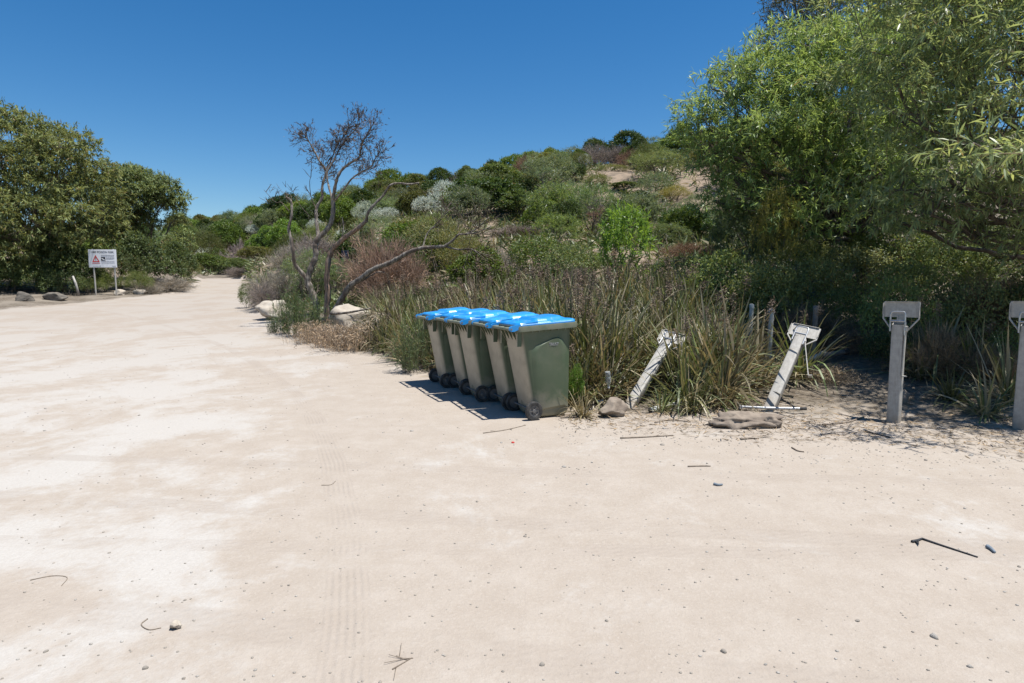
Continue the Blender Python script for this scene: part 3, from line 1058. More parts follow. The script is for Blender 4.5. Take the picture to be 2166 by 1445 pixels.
        mb.build("hinge_pin", M['lidpin'], lid, 2)
    # axle and wheels
    mb = MB(); tube(mb, [(-.27, -.215, .1), (.27, -.215, .1)], .011, 8)
    mb.build("axle", M['hub'], root, 2)
    wm = None
    for sx in (-1, 1):
        mb = MB()
        lathe(mb, [(.062, -.022), (.080, -.026), (.095, -.024), (.100, -.014), (.100, .014), (.095, .024), (.080, .026), (.062, .022), (.060, .0)], 28, 'x')
        wh = mb.build("wheel", M['rubber'], root, 2)
        wh.location = (sx * .278, -.215, .1)
        mb = MB()
        lathe(mb, [(.063, -.016), (.063, .016), (.052, .018), (.046, .008), (.024, .006), (.020, .022), (.0005, .024)] if sx > 0 else [(.0005, -.024), (.020, -.022), (.024, -.006), (.046, -.008), (.052, -.018), (.063, -.016), (.063, .016)], 24, 'x')
        for a in range(6):
            c_, s_ = math.cos(a * math.pi / 3), math.sin(a * math.pi / 3)
            box(mb, (sx * .010, .036 * c_, .036 * s_), (.014, .034, .006), Matrix.Rotation(a * math.pi / 3, 3, 'X'))
        mb.build("hub", M['hub'], wh, 2)
    return root


BTH = R(-67)
bin0 = make_bin()
bx_ = (math.cos(BTH), math.sin(BTH)); by_ = (-math.sin(BTH), math.cos(BTH))
g0 = G(1129, 889)
o0 = np.array([g0.x, g0.y]) - .278 * np.array(bx_) + .215 * np.array(by_)
ROW = (-.5, .866)
BIN_LAB = ["green wheelie bin with white lettering on its open side, nearest end of the row",
           "second bin from the lettered end of the blue lidded row",
           "middle bin of the row of five blue lidded wheelie bins",
           "fourth bin from the lettered end, beside the last bin of the row",
           "last bin of the blue lidded row, farthest from the leaning posts"]
for i, (s_, yaw, dy) in enumerate(((0, 0, 0), (.61, -2, .05), (1.21, 2, -.03), (1.83, -1, .06), (2.44, 1, .03))):
    b = bin0 if i == 0 else copy_tree(bin0)
    p = o0 + s_ * np.array(ROW) + dy * np.array(by_)
    b.location = (p[0], p[1], tzf(p[0], p[1]) - .003)
    b.scale = (1, 1, 1.055)
    b.rotation_euler = (R((0, .3, -.4, .2, 0)[i]), 0, BTH + R(yaw))
    tag(b, BIN_LAB[i], "wheelie bin", "wheelie bins lined up on the sand")


# ------------------------------------------------------------------ galvanised posts
def make_post(swing):
    root = empty("bin_post", (0, 0, 0))
    mb = MB()
    secs = []
    for z in (-.25, 0.0, .5, 1.06):
        secs.append([(x, y, z + (.03 if z > 1 and y > 0 else 0)) for x, y in rrect(.118, .118, .014, 3)])
    loft(mb, secs, True, False)
    secs2 = [[(x, y, 1.06 + (.03 if y > 0 else 0)) for x, y in rrect(.118, .118, .014, 3)], [(x, y, 1.06 + (.03 if y > 0 else 0)) for x, y in rrect(.106, .106, .010, 3)], [(x, y, .8) for x, y in rrect(.106, .106, .010, 3)]]
    loft(mb, secs2, False, True)
    mb.build("post", M['galv'], root, 2)
    mb = MB()
    ol = rrect(.345, .170, .018, 3)
    secs = [[(x, .052 + y0, 1.225 + z) for x, z in ol] for y0 in (0, .006)]
    loft(mb, secs)
    box(mb, (-.170, .04, 1.225), (.006, .024, .13)); box(mb, (.170, .04, 1.225), (.006, .024, .13))
    box(mb, (0, .045, 1.3065), (.30, .018, .005))
    box(mb, (0, .0475, 1.11), (.075, .006, .09))
    mb.build("plate", M['galv'], root, 2)
    for sx in (-1, 1):
        mb = MB()
        tube(mb, spline([(sx * .167, .046, 1.2), (sx * .167, .046, 1.13), (sx * .152, .04, 1.105), (sx * .075, .02, 1.0), (sx * .064, .015, .97)], 4), .0085, 8)
        mb.build("brace", M['galv'], root, 2)
    mb = MB()
    tube(mb, spline([(-.068, -.066, .99), (-.068, -.068, 1.15), (-.062, -.068, 1.185), (-.045, -.068, 1.198), (.045, -.068, 1.198), (.062, -.068, 1.185), (.068, -.068, 1.15), (.068, -.066, .95)], 4), .0085, 8)
    tube(mb, [(-.066, -.064, 1.10), (.066, -.064, 1.10)], .012, 8)
    mb.build("latch_loop", M['steel'], root, 2)
    mb = MB()
    Mx = Matrix.Rotation(swing, 3, 'Y')
    t = MB(); box(t, (.008, -.04, -.25), (.010, .05, .52)); box(t, (.026, -.04, -.505), (.045, .05, .008)); box(t, (.012, -.04, 0), (.022, .06, .06), None, .006)
    for v, l, s_ in zip(t.V, t.L, t.S):
        pass
    V = np.concatenate(t.V) @ np.array(Mx).T + np.array([.066, 0, 1.02])
    k = 0; Fc = []
    L = np.concatenate(t.L)
    for q in np.concatenate(t.S): Fc.append(list(L[k:k + q])); k += q
    mb.add(V, Fc)
    mb.build("strap", M['galv'], root, 2)
    return root


def set_post(o, px, py, top, yaw, label):
    g = G(px, py)
    o.location = g
    zax = (top - g).normalized() if top is not None else Vector((0, 0, 1))
    yv = Vector((-math.sin(yaw), math.cos(yaw), 0))
    yv = (yv - zax * yv.dot(zax)).normalized()
    xv = yv.cross(zax)
    m = Matrix((xv, yv, zax)).transposed().to_4x4()
    m.translation = g
    o.matrix_world = m
    tag(o, label, "post", "galvanised bin posts along the verge")


POSTW = G(1890, 893)
p0 = make_post(0.02)
set_post(p0, 1890, 893, POSTW + Vector((.012, .02, 1.0)), R(-46), "upright square steel post with plate and latch loop on the shaded verge")
p1 = make_post(-.05)
set_post(p1, 2157, 906, G(2157, 906) + Vector((.01, 0, 1)), R(-48), "upright steel post cut off by the picture's edge")
p2 = make_post(-.38)
g2 = G(1626, 868)
set_post(p2, 1626, 868, W(1697, 705, g2.y + .5), R(-38), "leaning steel post with bright tilted plate, behind the hollowed sand lump")
p3 = make_post(.0)
g3 = G(1332, 860)
set_post(p3, 1332, 860, W(1420, 712, g3.y + .6), R(-35), "leaning steel post half sunk in the sedge beside the wedge shaped rock")

# small grey pipe posts standing in the sedge
for px, pt, y, rad, mat, lab in ((1589, 643, 9.6, .032, 'plastic_grey', "thin pale capped pipe standing in the sedge, farther from the dark pipe"),
                                 (1631, 652, 9.0, .036, 'plastic_grey', "pale capped pipe standing in the sedge behind the leaning plate"),
                                 (1725, 647, 8.9, .036, 'navy', "dark grey capped pipe standing in shade behind the tilted plate")):
    p = W(px, pt, y); zb = tzf(p.x, y)
    e = empty("pipe_post", (p.x, y, zb)); tag(e, lab, "pipe post", "pipe posts in the sedge")
    h = p.z - zb
    mb = MB(); tube(mb, [(0, 0, -.2), (0, 0, h * .5), (.01, 0, h - .05)], rad, 12)
    mm = M[mat] if mat != 'navy' else M['hub']
    mb.build("pole", mm, e, 2)
    mb = MB(); lathe(mb, [(rad * 1.18, h - .07), (rad * 1.18, h - .015), (rad * .9, h), (.001, h + .004)], 12, 'z', (.01, 0, 0))
    mb.build("cap", mm, e, 2)

# ------------------------------------------------------------------ poison warning sign
def make_sign():
    gl, gr = G(205, 626), G(243, 624)
    y = (gl.y + gr.y) / 2
    base = Vector(((gl.x + gr.x) / 2, y, tzf((gl.x + gr.x) / 2, y)))
    e = empty("warning_sign", base, R(6))
    tag(e, "white poison warning board with red triangle on two steel legs", "sign")
    dep = y * CP + .3
    w_ = 55 * dep / F; h_ = 37 * dep / F
    tb = W(217, 528, y).z - base.z
    zc = tb - h_ / 2
    off = W(217, 545, y).x - base.x
    mb = MB(); box(mb, (off, 0, zc), (w_, .012, h_), None, .004)
    bd = mb.build("board", M['white'], e, 2)
    for sx in (-1, 1):
        mb = MB(); tube(mb, [(sx * w_ * .37, .04, -.4), (sx * w_ * .37 + off * .5, .04, zc), (sx * w_ * .37 + off * .6, .04, tb + .03)], .034, 10)
        mb.build("leg", M['galv'], e, 2)
    rot = (R(90), 0, 0); yf = -.0085
    P = lambda u, v: (off - w_ / 2 + u * w_, yf, zc + h_ / 2 - v * h_)
    lettering("1080 POISON RISK", h_ * .155, M['black'], bd, P(.5, .15), rot, sx=.98)
    # red triangle
    a = [P(.255, .30), P(.13, .70), P(.40, .70)]
    c = np.mean(a, 0); inn = [tuple(c + (np.array(q) - c) * .58) for q in a]
    mb = MB(); V = [(q[0], yf - .002, q[2]) for q in a + inn]
    mb.add(V, [[0, 1, 4, 3], [1, 2, 5, 4], [2, 0, 3, 5]])
    mb.build("warning_triangle", M['red'], bd)
    mb = MB()                                 # exclamation mark inside, red bar below
    q = P(.262, .52)
    box(mb, (q[0], yf - .001, q[2] + .01), (.02, .003, .11)); box(mb, (q[0], yf - .001, q[2] - .075), (.022, .003, .02))
    mb.build("exclamation_mark", M['black'], bd)
    mb = MB(); q = P(.265, .765); box(mb, (q[0], yf - .001, q[2]), (w_ * .27, .003, .022)); mb.build("red_bar", M['red'], bd)
    # black pictogram square with a pale slanting animal shape
    mb = MB(); q = P(.525, .52); s_ = w_ * .15; box(mb, (q[0], yf - .001, q[2]), (s_, .003, s_ * .9)); mb.build("pictogram", M['black'], bd)
    mb = MB()
    box(mb, (q[0] - .01, yf - .004, q[2] - .01), (s_ * .75, .002, s_ * .22), Matrix.Rotation(R(32), 3, 'Y'))
    box(mb, (q[0] + s_ * .22, yf - .0042, q[2] - s_ * .22), (s_ * .28, .002, s_ * .2), Matrix.Rotation(R(20), 3, 'Y'))
    mb.build("pictogram_figure", M['white'], bd)
    mb = MB()                                 # fine print
    for (u0, u1, v) in ((.46, .92, .30), (.46, .92, .335), (.46, .92, .37), (.63, .92, .44), (.63, .92, .475), (.63, .92, .51), (.63, .88, .545), (.46, .92, .66), (.46, .92, .695), (.46, .92, .77), (.15, .36, .925), (.82, .97, .91), (.85, .95, .945)):
        u = u0
        while u < u1:
            ln = min(rng.uniform(.02, .06), u1 - u)
            q = P(u + ln / 2, v); box(mb, (q[0], yf + .0005, q[2]), (ln * w_, .003, h_ * .016)); u += ln + .012
    mb.build("fine_lettering", M['greyink'], bd)
    mb = MB(); q = P(.40, .925); lathe(mb, [(.0005, 0), (.018, 0), (.018, .003), (.0005, .003)], 10, 'z')
    o = mb.build("crest", M['black'], bd); o.location = (q[0], yf + .001, q[2]); o.rotation_euler = (R(90), 0, 0)


make_sign()

# small navy notice behind the dead tree
p = W(729, 540, 23.5); zb = tzf(p.x, 23.5)
e = empty("notice", (p.x, 23.5, zb), R(-12)); tag(e, "small navy notice on a grey post behind the dead tree", "sign")
mb = MB(); box(mb, (.0, .05, (p.z - zb) / 2 - .2), (.09, .06, p.z - zb + .6), None, .006); mb.build("post", M['hub'], e, 2)
mb = MB(); box(mb, (.02, 0, p.z - zb - .02), (.30, .02, .40), None, .004); mb.build("panel", M['navy'], e, 2)
mb = MB(); box(mb, (.05, -.012, p.z - zb + .05), (.13, .004, .02), Matrix.Rotation(R(-15), 3, 'Y')); box(mb, (.03, -.012, p.z - zb + .0), (.10, .004, .014)); mb.build("pale_mark", M['greyink'], e)

# ------------------------------------------------------------------ rocks along the track
rock("boulder", 572, 637, 52, 22, M['rock'], "flat topped pale boulder above the notched boulder at the track edge", "boulder", 3, .9, .2)
rock("boulder", 549, 634, 24, 28, M['rock_orange'], "small orange stained boulder at the track edge", "boulder", 5, .8, .2, rz=.6)
rock("boulder", 572, 676, 62, 40, M['rock'], "large pale notched boulder at the track edge beside the green herb", "boulder", 9, .8, .2, .22)
rock("boulder", 738, 706, 96, 58, M['rock'], "long pale boulder behind the dry brown tuft, under the dead tree", "boulder", 12, .8, .2)
rock("boulder", 45, 636, 44, 18, M['shaded_rock'], "larger grey boulder under the left trees by the wire fence", "boulder", 15, .8, .25)
rock("boulder", 112, 636, 50, 16, M['shaded_rock'], "grey boulder under the trees between fence stake and larger boulder", "boulder", 17, .7, .25)
rock("boulder", 252, 624, 22, 14, M['rock'], "pale stone at the foot of the warning sign's leg", "boulder", 18, .8, .25)
rock("boulder", 290, 622, 28, 11, M['rock'], "low pale stone on the far verge between warning sign and grey twigs", "boulder", 19, .8, .25)
rock("rock", 1296, 883, 66, 36, M['soil_rock'], "wedge shaped sandy rock at the foot of the sunken leaning post", "rock", 21, .7, .18, .22, rz=.3)
rock("rock", 1580, 905, 116, 30, M['soil_rock'], "long hollowed lump of sand below the bent metal tube", "rock", 24, .45, .3, .55, rz=-.05, cuts=4)
rock("rock", 1640, 905, 40, 22, M['soil_rock'], "small sand lump at the right end of the hollowed lump", "rock", 26, .8, .3, .3)
rock("stone", 368, 1332, 26, 18, M['rock'], "white rounded stone lying alone on the near sand", "stone", 31, .8, .08)
rock("rock", 1910, 850, 40, 24, M['soil_rock'], "dark grey rock in shade behind the upright post", "rock", 33, .8, .25)

# ------------------------------------------------------------------ litter by the posts
def pipe(name, pts, rad, mat, label, cat, end=None, endname="cap", lift=.0, endrad=1.15):
    P = [(G(px, py) + Vector((0, 0, rad * .8 + lift + h))) for px, py, h in pts]
    e = empty(name, P[0]); tag(e, label, cat)
    mb = MB(); tube(mb, [p - P[0] for p in spline(P, 4)], rad, 10); mb.build("tube", mat, e, 2)
    if end is not None:
        d = (P[-1] - P[-2]).normalized()
        mb = MB(); tube(mb, [P[-1] - d * .06 - P[0], P[-1] + d * .012 - P[0]], rad * endrad, 10); mb.build(endname, end, e, 2)
    return e


pipe("metal_tube", [(1518, 832, .06), (1565, 866, .03), (1568, 868, .03), (1630, 872, .035), (1703, 876, .05)], .016, M['steel'], "bent shiny metal tube with black end cap on the sand lump", "tube", M['rubber'])
pipe("plastic_pipe", [(1562, 822, .05), (1530, 832, .04), (1490, 846, .02), (1440, 858, .01), (1376, 873, .0)], .034, M['plastic_grey'], "grey plastic pipe lying under sedge with its open dark end forward", "pipe", M['rubber'], "open_end", endrad=.85)
pipe("short_pipe", [(1688, 785, .1), (1712, 777, .1), (1742, 768, .12)], .03, M['plastic_grey'], "short pale pipe on the ground behind the tilted plate post", "pipe", M['plastic_grey'], "collar", endrad=1.3)
pipe("dark_pipe", [(1738, 772, .1), (1790, 760, .08)], .04, M['hub'], "short dark pipe lying in the shade past the pale pipe", "pipe", M['rubber'])


def stick(pts, rad, mat, label, cat="stick", fork=True, name="stick"):
    P = [(G(px, py) + Vector((0, 0, rad * .7))) for px, py in pts]
    e = P[0]
    mb = MB()
    S_ = spline(P, 5) - np.array(e)
    tube(mb, S_, np.linspace(rad, rad * .55, len(S_)), 6)
    if fork and len(S_) > 4:
        for _ in range(2):
            k = rng.integers(2, len(S_) - 1); a = rng.uniform(0, 6.28)
            tube(mb, [S_[k], S_[k] + np.array([math.cos(a), math.sin(a), .08]) * .07 * rng.uniform(.6, 1.4)], [rad * .6, rad * .3], 5)
    o = mb.build(name, mat, None, True); o.location = e
    return tag(o, label, cat)


stick([(1952, 1142), (2000, 1158), (2068, 1180)], .007, M['dark_stick'], "long thin black strap on the near right sand", "strap", False, "plastic_strap")
stick([(1929, 1148), (1941, 1145), (1951, 1141)], .009, M['dark_stick'], "short dark scrap at the end of the long black strap", "scrap", True, "scrap")
stick([(2088, 1159), (2096, 1164), (2104, 1171)], .013, M['slate'], "blue grey splinter beside the long black strap", "splinter", False, "splinter")
stick([(1830, 914), (1855, 920), (1884, 927)], .011, M['dark_stick'], "dark strip on the sand in front of the upright post", "strip", False, "plastic_strip")
stick([(1312, 928), (1360, 926), (1424, 922)], .009, M['stick'], "straight dry stick on the sand below the wedge shaped rock", "stick")
stick([(1567, 931), (1585, 929), (1605, 929)], .012, M['stick'], "short thick stick on the sand below the hollowed lump", "stick", False)
stick([(1455, 988), (1478, 987), (1503, 987)], .007, M['stick'], "thin straight twig alone on the sand right of centre", "stick", False)
stick([(1675, 948), (1688, 955), (1701, 957)], .008, M['stick'], "short curved twig on the sand right of the hollowed lump", "stick", False)
stick([(1022, 917), (1070, 910), (1112, 900)], .005, M['stick'], "thin forked twig on the sand below the bins", "stick")
stick([(830, 1417), (850, 1405), (872, 1392)], .003, M['stick'], "small forked twig at the bottom edge of the near sand", "stick")
stick([(838, 1389), (855, 1394), (874, 1393)], .003, M['stick'], "little twig crossing the forked one near the bottom edge", "stick")
stick([(312, 1310), (299, 1322), (315, 1333), (341, 1329)], .003, M['stick'], "curled fine twig beside the white rounded stone", "stick", False)
stick([(64, 1228), (110, 1219), (142, 1222), (130, 1240)], .0025, M['stick'], "curled pale straw on the near left sand", "stick", False)
stick([(1740, 900), (1790, 895), (1830, 882)], .012, M['stick'], "dry stick at the shade edge left of the upright post", "stick")
stick([(680, 1027), (700, 1026), (710, 1018)], .003, M['stick'], "tiny bent twig on the wheel track", "stick", False)
stick([(1385, 560 + 335), (1420, 889), (1460, 894)], .008, M['stick'], "dry twig under the sedge beside the grey pipe", "stick")
stick([(1510, 1026), (1519, 1028), (1528, 1027)], .012, M['slate'], "flat blue grey chip on the sand right of centre", "chip", False, "stone_chip")

# plastic bottle caught upright in the sedge, cup at the verge
def bottle():
    m, nt, out = newmat("clear_plastic")
    g = nd(nt, "BsdfPrincipled", None, Base__Color=(.75, .8, .84), Roughness=.12)
    g.inputs['Transmission Weight'].default_value = .75
    g.inputs['IOR'].default_value = 1.2
    nt.links.new(g.outputs[0], out.inputs[0])
    p = W(1287, 815, 7.35)
    e = empty("plastic_bottle", p); tag(e, "clear plastic bottle caught in the sedge above the wedge shaped rock", "bottle")
    mb = MB()
    lathe(mb, [(.001, .17), (.03, .17), (.034, .155), (.034, .12), (.031, .115), (.034, .11), (.034, .06), (.031, .055), (.034, .05), (.032, .035), (.018, .0), (.012, -.012), (.012, -.02)], 18)
    mb.build("bottle_body", m, e, 2)
    mb = MB(); lathe(mb, [(.0145, -.012), (.0145, -.035), (.001, -.036)], 14); mb.build("cap", M['white'], e, 2)
    e.rotation_euler = (R(8), R(-6), 0)
    g = G(1265, 855)
    mb = MB(); lathe(mb, [(.001, 0), (.026, 0), (.034, .075), (.031, .075), (.024, .006), (.001, .006)], 16)
    o = mb.build("paper_cup", M['white'], None, 2); o.location = g + Vector((0, 0, .03)); o.rotation_euler = (R(85), R(10), R(60))
    tag(o, "white paper cup lying at the verge beside the wedge shaped rock", "cup")


bottle()

# red bottle cap on the sand
g = G(1085, 937); mb = MB(); lathe(mb, [(.001, .006), (.013, .006), (.016, 0), (.013, .002), (.001, .002)], 14)
o = mb.build("bottle_cap", M['red'], None, 2); o.location = g + Vector((0, 0, .004)); tag(o, "small red bottle cap on the sand below the bins", "bottle cap")

# notable small stones on the sand: one object each; then the fine gravel as stuff
STP = []
for i in range(7):
    mb = MB(); mb.add(lump(ICO_V, .06, 3, 300 + i, 7, .7) * np.array([1, rng.uniform(.7, 1), rng.uniform(.5, .8)]), ICO_F)
    me = mb.mesh("stone", True); STP.append(me)
zones = [("near left", "on the white streaked sand of the near left", 0, 560, 1010, 1440, 36), ("near middle", "on the near sand in the middle of the picture", 560, 1440, 1010, 1440, 34),
         ("near right", "on the near sand to the right", 1440, 2160, 990, 1440, 46), ("mid", "on the sand in front of the bins", 560, 1300, 890, 1010, 26),
         ("verge", "on the sand in front of the posts", 1300, 2160, 900, 990, 60), ("far left", "on the open sand far to the left", 0, 560, 700, 1010, 26)]
for zn, zl, x0, x1, y0, y1, n in zones:
    for i in range(n):
        px, py = rng.uniform(x0, x1), y0 + (y1 - y0) * rng.uniform(0, 1) ** 1.1
        g = G(px, py)
        s_ = float(np.clip(rng.lognormal(-5.05, .5), .004, .018)) * (1 if zn.startswith('near') else 1.35)
        o = link("stone", STP[i % 7], None, None)
        if len(STP[i % 7].materials) == 0: STP[i % 7].materials.append(M['stone'] if i % 7 < 4 else M['white_stone'])
        o.location = g + Vector((0, 0, s_ * .05)); o.scale = (s_, s_, s_); o.rotation_euler = (rng.uniform(-.3, .3), rng.uniform(-.3, .3), rng.uniform(0, 6))
        tag(o, ("pale" if i % 7 >= 4 else "grey brown") + " small stone lying " + zl, "stone", ("pale" if i % 7 >= 4 else "grey brown") + " stones " + zl)


def gravel():
    for nm, mat, n, smin, smax in (("gravel", 'stone', 2600, .002, .0075), ("pale_gravel", 'white_stone', 800, .003, .008)):
        mb = MB()
        base = [lump(ICO1_V, .08, 3, 400 + i, 4) for i in range(5)]
        k = 0
        while k < n:
            if rng.uniform() < .45:
                px, d = rng.uniform(1180, 2400), None
                u = (px - 1083) / F
                y = np.interp(px, PXT, YE) + rng.normal(-.2, .7)
                x = u * y
            else:
                y = 1.9 + 12 * rng.uniform() ** 1.6; x = rng.uniform(-1, 1) * y * .95
            sz = rng.uniform(smin, smax) * (1 + .06 * y)
            z = tzf(x, y)
            a = rng.uniform(0, 6.28); c, s_ = math.cos(a), math.sin(a)
            V = base[k % 5] @ np.array([[c, -s_, 0], [s_, c, 0], [0, 0, 1]]).T * np.array([sz, sz * rng.uniform(.6, 1), sz * .6]) + np.array([x, y, z + sz * .12])
            mb.add(V, ICO1_F); k += 1
        o = mb.build(nm, M[mat], None, True)
        tag(o, "fine grey gravel scattered over the sand" if nm == "gravel" else "fine pale gravel scattered over the sand and verge", "gravel", None, "stuff")


gravel()


def litter():
    mb = MB(); n = 7500
    px = rng.uniform(640, 2500, n)
    e = np.abs(rng.normal(0, 1.1, n)) - .12 - np.where(px > 1180, rng.uniform(0, .75, n), 0)
    px2 = px
    y = np.interp(px2, PXT, YE) + e
    x = (px2 - 1083) / F * y
    z = tz(x, y) + .008
    P = np.stack([x, y, z], 1)
    D = rdir(n, -.12, .3)
    strips(mb, P, D, rdir(n, .5, 1), rng.uniform(.03, .16, n), rng.uniform(.003, .013, n), .1, 2, rng.uniform(0, 1, n), rng.uniform(0, .9, n))
    o = mb.build("leaf_litter", M['twig'], None, False, (.2, .15, .10))
    tag(o, "dry leaves and twigs littering the edge of the sand", "leaf litter", None, "stuff")


litter()
# ------------------------------------------------------------------ dead tree
def dead_tree():
    Y0 = 17.0
    c = lambda zx, zy, dy=0.0: W(520 + zx * .346, 220 + zy * .346, Y0 + dy)
    base = G(690, 676)
    root = empty("dead_tree", (c(480, 1240).x, Y0, tzf(c(480, 1240).x, Y0)))
    tag(root, "bare dead tree with twiggy crown and one long arching limb", "tree")
    off = np.array(root.location)
    S = lambda pts, m=5: spline([np.array(c(*p)) - off for p in pts], m)
    px = .346 * 17.5 / F * .86

    def br(name, pts, r0, r1, mat='dead', sides=8, k=5):
        P = S(pts, k)
        r = np.linspace(r0, r1, len(P)) * px * (1 + .12 * np.sin(np.arange(len(P)) * 1.7))
        mb = MB(); tube(mb, P, r, sides)
        o = mb.build(name, M[mat], root, True)
        return P
    br("trunk", [(425, 1330), (432, 1240), (400, 1140), (378, 1075), (400, 1000), (428, 930), (425, 870), (440, 825), (490, 775), (522, 720), (535, 640), (530, 580)], 24, 14)
    a1 = br("limb", [(385, 1085), (340, 1030, -.1), (300, 980, -.2), (288, 900, -.3), (275, 820, -.3), (262, 760, -.3), (278, 690, -.4), (280, 620, -.4), (270, 585, -.4), (245, 568, -.4)], 15, 6)
    a2 = br("limb", [(440, 830), (440, 780, .2), (430, 700, .3), (434, 630, .4), (465, 575, .4), (468, 500, .4), (488, 430, .4), (488, 400, .4), (450, 350, .3), (425, 300, .3), (398, 250, .3), (370, 210, .2), (362, 200, .2)], 13, 3)
    a3 = br("limb", [(530, 590), (545, 510, -.1), (560, 450, -.2), (590, 400, -.2), (640, 360, -.3), (690, 330, -.3), (702, 280, -.3), (722, 220, -.3), (755, 165, -.3), (785, 110, -.3)], 12, 2.5)
    a4 = br("limb", [(530, 585), (506, 500, .2), (497, 420, .3), (540, 340, .4), (570, 280, .5), (630, 200, .6), (690, 130, .6), (690, 85, .6)], 8, 2)
    a5 = br("limb", [(545, 590), (600, 520, -.4), (650, 455, -.6), (710, 415, -.8), (765, 385, -.9), (790, 335, -1), (828, 300, -1)], 7, 2)
    a6 = br("limb", [(490, 400, .4), (525, 335, .6), (560, 240, .6), (600, 200, .6), (640, 120, .5)], 5, 1.5)
    br("trunk", [(498, 1340, -.2), (495, 1255, -.2), (502, 1150, -.2), (495, 1080, -.2), (505, 960, -.2), (530, 890, -.2), (580, 840, -.3), (620, 805, -.4), (680, 765, -.5), (740, 710, -.6)], 23, 13, 'dead_red')
    b2 = br("limb", [(735, 715, -.6), (750, 660, -.7), (790, 610, -.7), (840, 560, -.7), (880, 500, -.8), (930, 485, -.8), (1000, 490, -.9), (1060, 483, -.9)], 10, 5)
    br("limb", [(580, 845, -.3), (597, 760, -.3), (588, 690, -.3)], 5, 2)
    b3 = br("trunk", [(535, 1290, -.5), (550, 1250, -.5), (600, 1170, -.6), (640, 1110, -.7), (700, 1070, -.8), (780, 1010, -1), (860, 980, -1.1), (930, 945, -1.2), (1000, 905, -1.3), (1080, 880, -1.4), (1160, 875, -1.5), (1220, 870, -1.6)], 21, 10)
    b4 = br("limb", [(1215, 872, -1.6), (1270, 830, -1.7), (1300, 800, -1.8), (1340, 795, -1.8), (1400, 770, -1.9), (1490, 690, -2)], 9, 2)
    b5 = br("limb", [(1220, 872, -1.6), (1300, 890, -1.7), (1380, 888, -1.8), (1440, 930, -1.9)], 6, 2)
    b6 = br("limb", [(1080, 882, -1.4), (1110, 790, -1.3), (1160, 740, -1.3), (1220, 670, -1.3), (1275, 630, -1.2)], 5, 1.2)
    b7 = br("limb", [(1340, 797, -1.8), (1420, 782, -2.1), (1500, 750, -2.3)], 5, 2)
    b8 = br("limb", [(640, 1112, -.7), (720, 1075, -.5), (800, 1030, -.6), (850, 1030, -.6)], 6, 3)
    # fine twigs
    mb = MB()

    def tw(P, n, L, t0, depth, up, jit=.8, r=.010, side=1.0):
        k = (t0 + (1 - t0) * rng.uniform(0, 1, n)) * (len(P) - 1.001)
        i = k.astype(int); f = (k - i)[:, None]
        B = P[i] * (1 - f) + P[i + 1] * f
        T = nrm(P[i + 1] - P[i])
        D = T * .6 + rdir(n) * jit * side + np.array([0, 0, up])
        twigs(mb, B, D, L, r, depth, .10, (2, 4), .6, .62, minw=.011)
    for P, n, t0 in ((a2, 30, .4), (a3, 46, .35), (a4, 30, .35), (a5, 30, .3), (a6, 22, .3)):
        tw(P, n, .30, t0, 3, .22, jit=.7)
    tw(a2, 8, .45, .15, 2, .1); tw(a1, 4, .3, .75, 1, .4); tw(a1, 3, .2, .2, 1, .2)
    tw(b2, 6, .4, .2, 1, .3); tw(b4, 14, .5, .2, 2, .2); tw(b5, 12, .45, .3, 2, -.1); tw(b6, 8, .4, .3, 2, .3); tw(b7, 10, .4, .2, 2, .1)
    P = S([(265, 655, -.4), (215, 600, -.4), (180, 600, -.4), (110, 525, -.4)], 4); tube(mb, P, np.linspace(.014, .005, len(P)), 5, False); tw(P, 6, .3, .3, 1, .4)
    P = S([(395, 690, .3), (340, 630, .3), (300, 560, .3), (270, 505, .3)], 4); tube(mb, P, np.linspace(.012, .004, len(P)), 5, False); tw(P, 4, .25, .3, 1, .4)
    P = S([(430, 640, .3), (400, 570, .4), (390, 480, .4), (400, 440, .4)], 4); tube(mb, P, np.linspace(.014, .005, len(P)), 5, False); tw(P, 6, .3, .3, 1, .4)
    mb.build("twigs", M['twig'], root, False, (.075, .058, .05))
    # withered brown leaves that still cling to the crown
    mb = MB()
    for P, n, t0 in ((a2, 170, .5), (a3, 330, .5), (a4, 150, .5), (a5, 220, .5), (a6, 110, .4)):
        k = (t0 + (1 - t0) * rng.uniform(0, 1, n)) * (len(P) - 1.001); i = k.astype(int)
        B = P[i] + rng.normal(0, .19, (n, 3))
        strips(mb, B, rdir(n), rdir(n), rng.uniform(.03, .08, n), .018, .2, 2, rng.uniform(0, 1, n), rng.uniform(0, 1, n))
    mb.build("withered_leaves", M['twig'], root, False, (.06, .047, .038))


dead_tree()
P = [W(700, 664, 14.6), W(730, 662, 14.4), W(760, 657, 14.3), W(785, 652, 14.2)]
mb = MB(); Sp = spline(P, 4) - np.array(P[0]); tube(mb, Sp, np.linspace(.035, .018, len(Sp)), 7)
o = mb.build("fallen_branch", M['dead'], None, True); o.location = P[0]
tag(o, "pale fallen branch resting on the long pale boulder", "branch")

